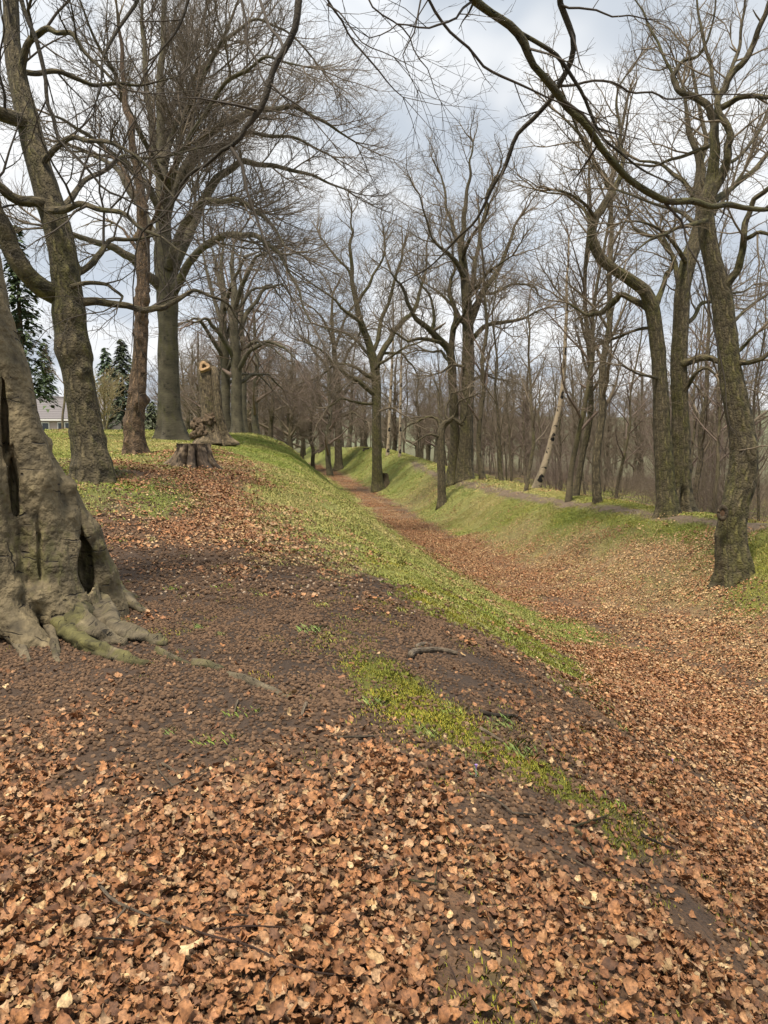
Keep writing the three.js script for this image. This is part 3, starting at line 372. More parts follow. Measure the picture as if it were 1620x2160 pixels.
function tracedTree(o) {
  const rng = mulberry(o.seed), b0 = o.trunk[0], Z = o.Z ?? -onGround(o.base ? o.base[0] : b0[0], o.base ? o.base[1] : b0[1]).z, bark = BARK[o.bark];
  const foot = at(b0[0], b0[1], Z); foot.y = ground(foot.x, foot.z);
  if (o.log) console.log(o.name, 'Z', Z.toFixed(1), 'd', (o.trunk[3][3] * Z / FPX).toFixed(2), 'ground row error m', (at(b0[0], b0[1], Z).y - foot.y).toFixed(2));
  const t = thing(o.name, o.label, 'tree', foot, o.group);
  const line = (L, sink) => { L = kinked(L, rng, o.kink ?? (o.species === 'oak' ? 0.11 : 0.06), sink); const p = L.map(q => at(q[0], q[1], Z + q[2]).sub(foot)), r = L.map(q => q[3] * 0.5 * (Z + q[2]) / FPX); if (sink) { const y = 0; p[0].y = y - 0.3; if (p[1].y < 0.05) p[1].y = 0.05; } return [p, r]; };
  const detail = o.detail ?? 1, step = clamp(Z * 0.006, 0.05, 0.4) / detail;
  const [tp, tr] = line(o.trunk, true), trunk = spline(tp, tr, step);
  part('trunk', barkTube(trunk.p, trunk.r, { ...bark, sides: o.sides ?? Math.round(clamp(640 / Z, 9, 40)), seed: o.seed * 1.37, moss: o.moss ?? 0.35, flare: o.flare ?? 0.35, flareN: o.flareN ?? 5, flareH: o.flareH ?? 0.4, sunk: 0.3, bump: o.bump, rough: o.rough }), bark.mat, t);
  const B = new Buf(), sp = { ...SPECIES[o.species], ...(o.sp ?? {}) };
  sp.dens = sp.dens.map((d, i) => d * (i ? (o.twig ?? 1) : 1)); sp.rmin = o.rmin ?? Math.max(sp.rmin, Z * 0.00012);
  for (const L of o.limbs ?? []) {
    const [p, r] = line(L), limb = spline(p, r, step * 1.3);
    if (L[0][3] >= (o.limbMin ?? 7)) part('limb', barkTube(limb.p, limb.r, { ...bark, sides: Math.round(clamp(L[0][3] * 0.6, 6, 22)), seed: o.seed + L[0][0] * 0.1, moss: o.limbMoss ?? o.moss ?? 0.35, rough: o.rough ?? 1.5 }), bark.mat, t);
    else { const f = []; limb.p.forEach(q => f.push(q.x, q.y, q.z)); B.tube(f, limb.r, 5); }
    furnish(B, limb, sp, rng, { from: L.from ?? 0.22, len: o.len * (L.k ?? 1), dens: (o.dens ?? 1) * (L.d ?? 1), tips: L.tips ?? o.tips });
  }
  if (o.trunkFrom !== undefined) furnish(B, trunk, sp, rng, { from: o.trunkFrom, len: o.trunkLen ?? o.len, dens: o.trunkDens ?? 0.8, tips: o.tips });
  if (o.shoots) for (let k = 0; k < o.shoots; k++) { const i = Math.floor((0.08 + 0.75 * rng()) * trunk.p.length), a = rng() * 6.28, p = trunk.p[i]; grow(B, p.x + Math.cos(a) * trunk.r[i] * 0.9, p.y, p.z + Math.sin(a) * trunk.r[i] * 0.9, Math.cos(a), 0.3 + rng() * 0.5, Math.sin(a), 0.3 + rng() * 0.8, sp.rmin * 1.2, 2, sp, rng); }
  if (B.c) part('crown', B.geo(), o.twigMat ?? M.twigOak, t, 'stuff');
  t.userData.Z = undefined; delete t.userData.Z;
  return { t, foot, Z, trunk };
}

/* ---------- the trees one can tell apart ---------- */
const LOG = false;
const knobs = (seed, n, h, size) => { const g = mulberry(seed), K = []; for (let i = 0; i < n; i++) K.push([g() * 6.283, 0.2 + g() * h, (0.4 + g()) * size, 0.05 + 0.07 * g()]); return (a, y) => { let s = 0; for (const k of K) { let d = Math.abs(a - k[0]); d = Math.min(d, 6.283 - d) * 0.25; const e = (d * d + (y - k[1]) ** 2) / (k[3] * k[3]); if (e < 6) s += k[2] * Math.exp(-e); } return s; }; };
// rough dark oak
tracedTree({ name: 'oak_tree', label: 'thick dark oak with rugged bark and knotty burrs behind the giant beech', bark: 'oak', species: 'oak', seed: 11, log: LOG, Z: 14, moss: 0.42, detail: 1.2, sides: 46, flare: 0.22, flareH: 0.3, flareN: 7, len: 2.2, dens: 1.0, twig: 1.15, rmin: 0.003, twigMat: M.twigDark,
  bump: (() => { const k = knobs(5, 26, 6, 0.035); return (a, y, n) => { let s = k(a, y); for (const [ya, sz] of [[2.95, 0.07], [2.35, 0.09]]) { const d = (y - ya) / 0.22; s += sz * Math.exp(-d * d) * (0.3 + 0.7 * Math.max(0, n.z)) * (0.4 + fbm(a * 3, y * 6, 4, 3)); } return s; }; })(),
  trunk: [[197,1005,0,84],[196,985,0,80],[190,950,0,70],[180,890,0,64],[165,800,0,62],[150,700,0,63],[140,600,0,58],[126,500,0,54],[105,430,.1,52],[80,340,.2,48],[60,260,.3,44],[40,180,.4,38],[25,90,.5,32],[22,0,.6,28],[15,-150,.8,20],[5,-300,1,12]],
  trunkFrom: 0.62, trunkDens: 0.5,
  limbs: [
    [[125,628,0,38],[85,605,-.3,38],[50,570,-.5,36],[20,520,-.6,36],[8,480,-.7,34],[-20,400,-.8,30],[-60,300,-1,24]],
    [[160,640,0,20],[230,640,.3,15],[300,655,.5,13],[345,650,.7,12],[375,632,.8,10],[410,612,1,7],[480,640,1.2,5],[520,700,1.4,3]],
    [[155,580,.2,15],[195,555,.4,13],[215,530,.6,12],[235,505,.8,10],[290,505,1,6],[330,495,1.2,4]],
    [[150,605,-.2,11],[225,600,-.4,7],[258,625,-.6,6],[250,640,-.8,3]],
    [[100,430,0,24],[50,425,-.3,20],[0,395,-.6,18],[-60,370,-1,14]],
    [[100,445,-.3,16],[170,430,-1,12],[260,450,-1.6,9],[340,500,-2.2,5],[400,540,-2.6,3]],
    [[70,265,.3,28],[30,250,0,30],[0,240,-.3,28],[-60,200,-.6,24]],
    [[45,180,.4,18],[60,90,.2,14],[100,60,0,12],[150,70,-.3,9],[220,150,-.6,6],[270,190,-.8,3]],
    [[115,455,0,14],[180,380,1.4,11],[260,330,2.5,8],[350,330,3.2,5],[430,310,3.8,3]],
    [[85,350,.2,14],[150,290,-.8,11],[230,300,-1.6,8],[310,350,-2.2,5],[370,420,-2.6,3]],
    [[40,150,.4,12],[120,150,1,10],[200,180,1.6,8],[290,180,2,5],[380,160,2.4,3]],
  ] });
// knobbly reddish tree
tracedTree({ name: 'knobbly_tree', label: 'slender tree with reddish brown trunk covered in knobs, beside the cut stump', bark: 'brown', species: 'oak', seed: 12, log: LOG, Z: 20, moss: 0.12, detail: 1.6, sides: 40, flare: 0.45, flareH: 0.35, flareN: 5, len: 1.5, dens: 0.6, twig: 0.8, shoots: 26, bump: knobs(77, 85, 6.5, 0.06),
  trunk: [[286,968,0,44],[285,950,0,42],[283,900,0,38],[288,840,0,36],[295,760,0,30],[299,680,0,27],[302,600,0,26],[303,520,0,24],[298,440,0,20],[290,360,0,16],[278,290,0,14],[265,230,.2,12],[258,150,.3,9],[250,60,.4,6]], trunkFrom: 0.55, trunkLen: 1.6, trunkDens: 0.7,
  limbs: [[[303,520,0,10],[330,450,-.4,8],[350,380,-.8,6],[380,300,-1.2,4]], [[299,440,0,9],[270,380,.5,8],[235,330,.9,5],[210,290,1.2,3]], [[303,560,0,8],[270,500,.6,6],[240,470,1,4]], [[300,480,0,8],[316,400,.8,6],[318,300,1.2,5],[325,220,1.6,3]]] });
// big beech with the fan crown
tracedTree({ name: 'beech_tree', label: 'tall smooth grey green beech with fan shaped crown behind the cut stump', bark: 'beech', species: 'beech', seed: 13, log: LOG, Z: 30, moss: 0.4, detail: 1.2, sides: 36, flare: 0.55, flareH: 0.5, flareN: 6, len: 3.3, dens: 1.25, twig: 1.4, twigMat: M.twigBeech, rmin: 0.0038,
  trunk: [[362,928,0,50],[361,915,0,48],[358,880,0,46],[356,800,0,43],[354,700,0,40],[353,640,0,42],[350,590,0,44],[345,540,0,36],[345,460,0,30],[343,400,0,26],[340,300,.3,20],[338,200,.5,15],[345,100,.8,11],[350,-20,1,7]], trunkFrom: 0.5, trunkDens: 0.6,
  limbs: [
    [[346,610,0,24],[310,580,-.5,20],[280,545,-1,18],[235,520,-1.4,14],[170,500,-1.8,10],[110,480,-2.2,6]],
    [[360,625,0,22],[395,560,-.8,16],[430,520,-1.5,14],[480,495,-2.2,13],[540,497,-3,11],[590,535,-3.5,8],[630,610,-4,5],[655,680,-4.3,3]],
    [[360,580,0,24],[395,500,.5,22],[425,430,.9,19],[460,375,1.2,16],[510,340,1.6,12],[580,350,2,9],[660,370,2.4,6],[730,400,2.8,3]],
    [[356,565,-.3,20],[390,470,-1.2,16],[430,425,-2,13],[500,420,-2.8,10],[560,460,-3.4,7],[600,520,-3.8,4]],
    [[346,475,0,24],[365,400,.3,20],[400,340,.5,18],[440,285,.6,17],[470,262,.7,15],[540,230,1,12],[620,225,1.4,9],[690,260,1.8,6],[750,300,2.2,3]],
    [[344,425,-.2,16],[375,330,-1,13],[390,240,-1.6,11],[430,160,-2.2,9],[480,60,-2.8,6],[520,-40,-3.2,4]],
    [[343,405,.2,18],[325,310,1,15],[310,200,1.8,12],[305,100,2.4,9],[300,0,3,6],[295,-120,3.4,4]],
    [[342,465,-.3,16],[310,390,-1.2,13],[270,350,-2,11],[220,310,-2.8,9],[160,270,-3.4,7],[100,240,-4,4]],
    [[343,525,.3,16],[300,440,1.4,13],[250,360,2.2,10],[200,330,2.8,7],[130,300,3.4,4]],
    [[342,345,0,14],[400,180,.6,10],[470,90,1,8],[540,40,1.3,6],[610,70,1.6,4],[680,150,1.9,3]],
    [[345,445,.4,15],[420,330,2.5,12],[520,280,3.8,9],[620,290,5,6],[700,330,6,3]],
    [[343,385,.5,14],[360,240,3,11],[400,120,4.5,8],[440,0,5.5,5],[470,-110,6,3]],
    [[344,400,-.4,13],[400,290,-2.5,10],[480,170,-4,8],[560,120,-5,6],[640,140,-6,3]],
    [[342,380,-.4,12],[290,270,-2,10],[240,150,-3.4,8],[190,60,-4.4,5],[150,-40,-5,3]],
  ] });
// two beeches behind the pollard
for (const [k, px, w, Z, lab] of [[0, 478, 20, 44, 'grey beech with dark hollow foot just behind the dead pollard trunk'], [1, 501, 23, 43, 'straight grey beech on the grassy crest behind the dead pollard trunk'], [2, 517, 11, 58, 'thin grey beech beside the straight one on the grassy crest']])
  tracedTree({ name: 'beech_tree', label: lab, bark: 'beech', species: 'droop', seed: 20 + k, Z, moss: 0.2, flare: 0.5, len: 2.7, dens: 0.9, twig: 0.9, twigMat: k ? M.twigRed : M.twigBeech, rmin: 0.0055,
    trunk: [[px, 914, 0, w * 1.1], [px, 905, 0, w * 1.05], [px - 2, 870, 0, w], [px - 2, 800, 0, w * .95], [px - 4, 740, 0, w * .9], [px - 8, 680, 0, w * .8], [px - 6, 620, 0, w * .6], [px - 12, 560, .3, w * .4], [px - 8, 515, .5, w * .2]], trunkFrom: 0.28, trunkDens: 1.0,
    limbs: [
      [[px - 3, 790, 0, w * .5], [px + 25, 740, -.5, w * .42], [px + 60, 720, -1, w * .35], [px + 100, 735, -1.5, w * .2], [px + 125, 760, -1.8, w * .1]],
      [[px - 5, 730, 0, w * .5], [px + 20, 660, .5, w * .42], [px + 55, 610, 1, w * .3], [px + 95, 600, 1.5, w * .2], [px + 125, 640, 1.8, w * .1]],
      [[px - 5, 760, 0, w * .5], [px - 40, 700, -.8, w * .4], [px - 65, 670, -1.4, w * .3], [px - 90, 680, -2, w * .15]],
      [[px - 8, 690, 0, w * .5], [px - 30, 620, 1, w * .4], [px - 45, 560, 1.6, w * .3], [px - 55, 520, 2, w * .15]],
      [[px - 7, 660, 0, w * .5], [px + 15, 590, -1, w * .4], [px + 40, 540, -1.6, w * .3], [px + 70, 530, -2, w * .15]],
      [[px - 4, 810, 0, w * .4], [px + 30, 790, 1, w * .3], [px + 65, 790, 1.8, w * .2], [px + 95, 820, 2.4, w * .1]],
    ] });
// the tree standing in the ditch with the mossy limbs
tracedTree({ name: 'ditch_oak', label: 'straight tree in the ditch with hollow stub at its foot and mossy limbs', bark: 'oak', species: 'oak', seed: 31, log: LOG, base: [795, 1036], moss: 0.75, flare: 0.5, flareH: 0.5, len: 3.9, dens: 1.0, twig: 1.0, rmin: 0.0068, limbMin: 6,
  trunk: [[797,1035,0,26],[796,1015,0,23],[795,980,0,21],[794,900,0,20],[794,830,0,19],[792,790,0,20],[780,730,0,16],[765,690,0,13],[752,640,.3,11],[742,590,.5,9],[740,540,.8,7],[745,490,1,5],[742,450,1.2,3]], trunkFrom: 0.45, trunkDens: 0.9,
  limbs: [
    [[793,838,0,13],[775,820,-.5,11],[750,800,-1,9],[720,780,-1.6,8],[700,765,-2,7],[680,740,-2.4,5],[640,720,-3,3]], [[793,802,0,9],[770,790,-.6,8],[740,770,-1,6],[705,768,-1.4,4],[680,790,-1.8,3]],
    [[794,785,0,14],[808,740,0,13],[825,715,.4,12],[840,690,.6,11],[865,665,1,9],[880,640,1.3,8],[890,600,1.6,6],[900,540,2,4],[902,505,2.3,3]],
    [[785,745,0,10],[800,700,.5,9],[820,640,.8,7],[835,580,1,6],[850,520,1.3,4]], [[778,722,0,9],[760,680,-.8,8],[720,650,-1.5,6],[690,620,-2,4],[660,600,-2.5,3]],
    [[752,645,.3,8],[780,600,.6,6],[800,560,.9,5],[810,500,1.2,3]], [[743,595,.5,6],[715,550,.8,5],[690,520,1.1,4],[675,500,1.3,3]], [[810,745,.2,7],[850,745,.4,5],[870,770,.6,4],[880,790,.7,2]],
    [[790,775,.2,8],[770,740,2,7],[720,700,3.5,5],[680,690,4.5,3]], [[792,780,-.2,8],[815,760,-2,6],[860,730,-3.4,4],[890,720,-4,3]], [[794,850,.1,7],[760,850,-.8,6],[720,840,-1.6,4],[690,860,-2,3]], [[794,870,-.1,5],[830,860,-.8,4],[860,880,-1.4,3]],
  ] });
// slim tree further along, hung with twigs
tracedTree({ name: 'ditch_oak', label: 'short dark tree hung with dense drooping twigs on the ditch side', bark: 'oak', species: 'droop', seed: 32, log: LOG, base: [714, 992], moss: 0.3, flare: 0.6, flareH: 0.5, len: 3.8, dens: 1.2, twig: 1.0, rmin: 0.008, twigMat: M.twigOak, limbMin: 6,
  trunk: [[714,993,0,18],[714,980,0,16],[713,920,0,15],[713,860,0,15],[710,800,0,13],[705,740,0,10],[700,680,.3,7],[702,620,.6,4]], trunkFrom: 0.3, trunkDens: 1.6,
  limbs: [[[713,860,0,8],[690,820,-1,6],[660,800,-2,4],[630,810,-3,3]], [[713,850,0,8],[740,810,1,6],[765,800,2,4]], [[711,810,0,8],[680,760,1,6],[650,720,2,4]], [[710,800,0,8],[735,740,-1,6],[760,700,-2,4]], [[706,750,0,7],[690,690,-1,5],[660,650,-2,3]], [[705,740,0,7],[725,680,1,5],[750,640,1.6,3]], [[713,880,0,6],[745,870,-1.5,5],[775,890,-2.5,3]], [[713,885,0,6],[680,880,1.5,5],[655,895,2.5,3]]] });
// twin trunks on the far side of the path
tracedTree({ name: 'bank_oak', label: 'taller upright one of twin trunks beside the dirt path on the far bank', bark: 'oak', species: 'oak', seed: 41, log: LOG, Z: 49, moss: 0.45, flare: 0.45, flareH: 0.5, len: 3.5, dens: 1.05, twig: 1.05, rmin: 0.0055, limbMin: 6,
  trunk: [[980,1006,0,38],[979,992,0,35],[982,940,0,30],[985,880,0,28],[987,800,0,26],[987,720,0,24],[986,660,0,22],[982,610,0,20],[978,560,.2,17],[972,510,.4,13],[978,460,.6,10],[985,400,.8,7],[990,340,1,4],[998,300,1.2,3]], trunkFrom: 0.5, trunkDens: 0.8,
  limbs: [
    [[986,695,0,16],[1005,650,.5,13],[1030,600,.8,11],[1060,550,1.2,9],[1080,500,1.5,6],[1095,460,1.8,4]], [[987,725,0,12],[1020,690,-.8,10],[1060,680,-1.5,8],[1110,670,-2.2,5],[1150,650,-2.8,3]],
    [[980,592,0,12],[960,550,-.8,10],[940,530,-1.3,8],[910,500,-1.8,5],[895,450,-2.2,4],[885,410,-2.5,3]], [[983,625,.2,12],[1000,570,1,10],[1010,520,1.8,8],[1025,440,2.4,6],[1036,390,2.8,4]],
    [[986,665,.3,10],[1020,620,1.5,8],[1060,610,2.2,6],[1110,600,2.8,4]], [[974,520,.4,8],[950,460,.8,6],[940,410,1,5],[930,370,1.3,3]], [[985,690,.2,9],[960,650,2,7],[930,620,3,5],[900,600,4,3]], [[985,640,-.2,9],[1010,600,-2,7],[1050,560,-3.4,5],[1080,540,-4.4,3]], [[976,545,0,8],[1000,490,-1.5,6],[1030,440,-2.4,4]], [[987,800,.1,7],[1020,790,.8,5],[1060,800,1.6,3]], [[986,780,0,7],[950,770,-1,5],[915,790,-1.8,3]],
  ] });
tracedTree({ name: 'bank_oak', label: 'bent one of twin trunks by the dirt path, its mossy limb reaching over the ditch', bark: 'oak', species: 'oak', seed: 42, log: LOG, Z: 49.3, moss: 0.6, flare: 0.6, flareH: 0.4, len: 3.2, dens: 1.05, twig: 1.05, rmin: 0.0055, limbMin: 6,
  trunk: [[953,1008,0,28],[957,988,0,24],[960,930,0,20],[957,860,0,19],[954,800,0,18],[951,750,0,18],[945,735,0,17],[925,715,-.3,14],[900,690,-.7,12],[875,670,-1,10],[860,640,-1.3,8],[845,600,-1.6,5],[825,575,-1.9,3]], trunkFrom: 0.6, trunkDens: 0.9,
  limbs: [[[951,752,0,14],[955,700,.3,12],[962,660,.5,10],[955,640,.8,9],[950,600,1,8],[960,570,1.3,6],[955,520,1.6,4]], [[932,722,-.3,9],[900,715,-1,7],[860,720,-1.6,5],[830,700,-2,3]], [[910,700,-.6,8],[915,660,-.3,6],[905,620,0,5],[880,580,.3,3]], [[952,765,.1,7],[930,740,1.5,6],[900,740,2.6,4]], [[955,700,.3,8],[980,660,-1,6],[1000,620,-2,4]]] });
// little crooked tree on the slope
tracedTree({ name: 'crooked_tree', label: 'short crooked tree with broken twisted top on the far slope of the ditch', bark: 'oak', species: 'oak', seed: 43, log: LOG, base: [932, 1066], moss: 0.3, flare: 0.35, flareH: 0.3, len: 1.2, dens: 1.0, twig: 0.8, rmin: 0.005, limbMin: 4.5, rough: 1.4, tips: 2,
  trunk: [[934,1068,0,20],[932,1050,0,18],[931,1000,0,17],[930,950,0,17],[931,910,0,16],[938,893,0,14],[948,888,-.2,11],[958,880,-.3,9],[965,888,-.4,10],[978,896,-.5,9]], 
  limbs: [[[930,908,0,10],[918,880,.3,6],[880,890,.6,5],[850,910,.8,3]], [[945,888,-.2,7],[940,860,0,5],[950,830,.2,4],[985,820,.4,3]], [[972,893,-.5,7],[985,870,-.6,5],[990,840,-.7,3]], [[931,920,0,6],[905,915,-.3,5],[880,930,-.6,3]], [[935,895,0,5],[925,850,.6,4],[915,800,1,3]], [[955,884,-.3,5],[965,850,-.8,4],[1000,835,-1.2,3]]] });
// the twin oaks at the right
tracedTree({ name: 'swan_neck_oak', label: 'oak with swan neck limb bending left, paired with a straighter trunk by the path', bark: 'oak', species: 'oak', seed: 51, log: LOG, Z: 23.5, moss: 0.58, detail: 1.1, flare: 0.3, flareH: 0.35, len: 2.5, dens: 1.1, twig: 1.2, shoots: 40, rmin: 0.0036,
  trunk: [[1408,1095,0,50],[1407,1070,0,44],[1402,1000,0,38],[1398,920,0,36],[1394,840,0,32],[1390,760,0,30],[1382,690,0,30],[1375,650,0,32],[1360,615,-.1,26],[1330,590,-.2,24],[1295,568,-.3,22],[1268,545,-.4,21],[1252,515,-.5,20],[1249,485,-.5,18],[1258,455,-.5,17],[1275,430,-.4,16],[1295,405,-.3,13],[1275,370,-.2,10],[1250,330,0,8],[1220,280,.3,6],[1180,240,.6,4]], trunkFrom: 0.68, trunkDens: 1.1,
  limbs: [[[1378,665,0,18],[1340,635,.3,14],[1310,620,.5,12],[1290,640,.7,14],[1270,660,.8,12],[1240,665,1,7],[1200,640,1.2,4]], [[1290,410,-.3,13],[1310,370,-.2,10],[1315,330,0,9],[1310,280,.2,7],[1300,220,.4,5],[1320,160,.6,3]], [[1378,660,.1,16],[1400,600,.8,10],[1420,560,1.2,8],[1400,500,1.6,5]], [[1255,500,-.5,8],[1230,440,.5,6],[1190,410,1.2,4],[1130,400,1.8,3]], [[1255,460,-.5,8],[1220,420,-1.4,6],[1170,400,-2,4]], [[1280,380,-.2,8],[1230,300,-1.2,6],[1190,200,-2,4]], [[1395,800,0,7],[1350,790,-1,5],[1310,770,-1.6,3]], [[1380,690,0,8],[1330,700,.8,6],[1280,720,1.4,4]]] });
tracedTree({ name: 'split_oak', label: 'straight stout oak with dark split at its foot beside the swan neck oak', bark: 'oak', species: 'oak', seed: 52, log: LOG, Z: 23.8, moss: 0.58, detail: 1.1, flare: 0.35, flareH: 0.35, len: 2.6, dens: 1.1, twig: 1.2, shoots: 50, rmin: 0.0036,
  bump: (a, y, n) => (y < 1.0 ? -0.3 * Math.exp(-(((n.x + 0.05) / 0.14) ** 2)) * smooth(0, 0.3, n.z) * smooth(0.95, 0.55, y) : 0),
  trunk: [[1433,1092,.3,60],[1433,1060,.3,50],[1435,1000,.3,42],[1437,920,.3,38],[1434,840,.3,34],[1432,760,.3,33],[1436,680,.3,32],[1440,610,.3,32],[1452,550,.3,30],[1470,500,.4,28],[1480,440,.5,24],[1475,380,.6,20],[1470,320,.7,14],[1450,250,.9,9],[1440,180,1.1,5]], trunkFrom: 0.6, trunkDens: 1.0,
  limbs: [[[1434,770,.2,18],[1480,755,-.3,14],[1520,765,-.6,12],[1560,740,-1,8],[1600,700,-1.3,5]], [[1438,830,.2,12],[1465,790,-.3,9],[1490,775,-.5,7],[1510,790,-.7,4]], [[1440,615,.3,14],[1420,540,.8,9],[1390,500,1.2,7],[1350,490,1.6,8],[1335,478,1.7,5]], [[1480,435,.5,15],[1440,380,1,10],[1400,350,1.5,7],[1350,340,2,5]], [[1475,385,.6,15],[1490,300,1,10],[1470,200,1.4,7],[1450,100,1.8,4]], [[1450,560,.3,11],[1410,500,-1,8],[1360,470,-1.8,5],[1310,470,-2.4,3]], [[1436,690,.3,10],[1480,640,1.4,8],[1540,620,2.2,5],[1590,600,2.8,3]], [[1470,500,.4,10],[1520,430,1.6,8],[1570,360,2.4,5]]] });
// bulging tree on the slope at the right
tracedTree({ name: 'leaning_oak', label: 'leaning oak with bulging foot and open knot hole on the far slope', bark: 'oak', species: 'oak', seed: 61, log: LOG, base: [1546, 1218], moss: 0.62, detail: 1.3, sides: 44, flare: 0.2, flareH: 0.3, flareN: 8, len: 2.0, dens: 1.2, twig: 1.2, shoots: 60, rmin: 0.003,
  bump: knobs(9, 14, 4, 0.03),
  trunk: [[1550,1222,0,74],[1548,1200,0,70],[1544,1150,0,64],[1545,1100,0,58],[1553,1060,0,56],[1566,1010,0,58],[1570,960,0,58],[1562,900,0,54],[1550,840,0,50],[1538,760,0,44],[1530,690,0,42],[1524,640,0,42],[1512,590,0,40],[1500,540,0,36],[1492,490,0,34],[1490,440,0,32],[1500,400,0,30],[1505,350,0,22],[1506,290,0,19],[1507,262,.1,16],[1495,225,.1,14],[1460,203,.2,13],[1430,190,.2,11],[1418,160,.3,9],[1432,138,.4,8],[1470,120,.5,6],[1500,60,.7,4],[1510,-20,.9,3]], trunkFrom: 0.66, trunkDens: 0.9,
  limbs: [
    [[1502,410,0,20],[1522,375,-.1,17],[1535,330,-.3,16],[1541,290,-.4,15],[1532,262,-.4,14],[1515,235,-.3,13],[1518,200,-.2,13],[1535,170,-.2,13],[1570,130,-.3,12],[1600,60,-.4,11],[1625,0,-.5,10],[1660,-80,-.6,7]],
    Object.assign([[1492,420,.1,14],[1482,380,.2,12],[1480,340,.3,8],[1478,318,.3,5]], { d: 0.3, tips: 0 }),
    [[1522,625,0,22],[1555,570,-.2,16],[1568,520,-.3,14],[1572,470,-.4,12],[1590,420,-.5,10],[1640,380,-.7,8],[1700,330,-1,6]],
    [[1540,770,0,13],[1580,765,-.4,11],[1610,755,-.7,9],[1660,700,-1,7]], [[1570,505,-.3,10],[1600,490,-.6,8],[1650,500,-1,6]],
    [[1516,230,-.2,13],[1560,205,-.6,11],[1620,205,-1,9],[1700,180,-1.4,6]], [[1498,430,.1,16],[1540,400,1,11],[1590,360,1.6,10],[1640,300,2.2,7]],
    [[1492,475,.2,11],[1440,450,1,8],[1380,430,1.8,6],[1300,400,2.4,4]], [[1490,465,-.2,11],[1430,480,-1,8],[1380,500,-1.5,5],[1330,540,-2,3]],
    [[1505,305,.2,10],[1440,330,.8,7],[1380,350,1.4,5],[1300,340,2,3]], [[1432,192,.2,9],[1400,120,.6,6],[1370,60,1,5],[1340,0,1.3,3]], [[1517,210,-.2,10],[1500,140,.2,8],[1480,60,.5,6],[1470,0,.7,4]],
    [[1536,170,-.2,9],[1560,100,.4,7],[1570,20,.8,5],[1575,-60,1.1,3]], [[1500,380,.1,9],[1560,330,1.8,7],[1610,260,2.8,5],[1640,180,3.5,3]], [[1555,900,.1,6],[1600,880,.6,5],[1650,850,1,3]], [[1530,700,.1,8],[1590,640,1,6],[1640,600,1.6,4]], [[1560,950,-.2,4],[1610,940,-.6,3],[1650,960,-.9,2]],
  ] });
// birches
tracedTree({ name: 'birch_tree', label: 'white birch leaning right with black bark marks beyond the dirt path', bark: 'birch', species: 'beech', seed: 71, Z: 38, log: LOG, moss: 0, flare: 0.2, len: 1.4, dens: 1.0, twig: 0.8, rmin: 0.005, twigMat: M.twigRed, rough: 0.5,
  trunk: [[1128,1042,0,17],[1133,1025,0,16],[1155,960,0,14],[1170,900,0,11],[1182,850,0,10],[1190,780,0,8],[1193,700,0,7],[1195,600,0,5],[1200,500,.3,3]], trunkFrom: 0.5, trunkDens: 1.3 });
for (const [px, w, h, Z, lean, seed, lab] of [[817, 8, 620, 78, 12, 72, 'thin white birch tilted right just beyond the mound'], [843, 7, 640, 74, 4, 73, 'thin upright white birch beyond the mound']])
  tracedTree({ name: 'birch_tree', label: lab, bark: 'birch', species: 'beech', seed, Z, moss: 0, flare: 0.2, len: 1.6, dens: 1, twig: 0.8, rmin: 0.008, twigMat: M.twigRed, rough: 0.5,
    trunk: [[px, 965, 0, w], [px + lean * .15, 940, 0, w * .95], [px + lean * .4, 880, 0, w * .85], [px + lean * .7, 800, 0, w * .7], [px + lean, 720, 0, w * .5], [px + lean, h, 0, w * .3]], trunkFrom: 0.45, trunkDens: 1.2 });

const jog = (L, g) => L.flatMap((a, i) => { const b = L[i + 1]; if (!b || a.length < 4 || b.length < 4) return [a]; const d = Math.hypot(b[0] - a[0], b[1] - a[1]), k = Math.min(d, 90) * 0.09, q = f => [lerp(a[0], b[0], f) + (g() - 0.5) * 2 * k, lerp(a[1], b[1], f) + (g() - 0.5) * 2 * k, lerp(a[2], b[2], f), lerp(a[3], b[3], f) * (0.92 + 0.2 * g())]; return d > 110 ? [a, q(0.33), q(0.67)] : [a, q(0.5)]; });
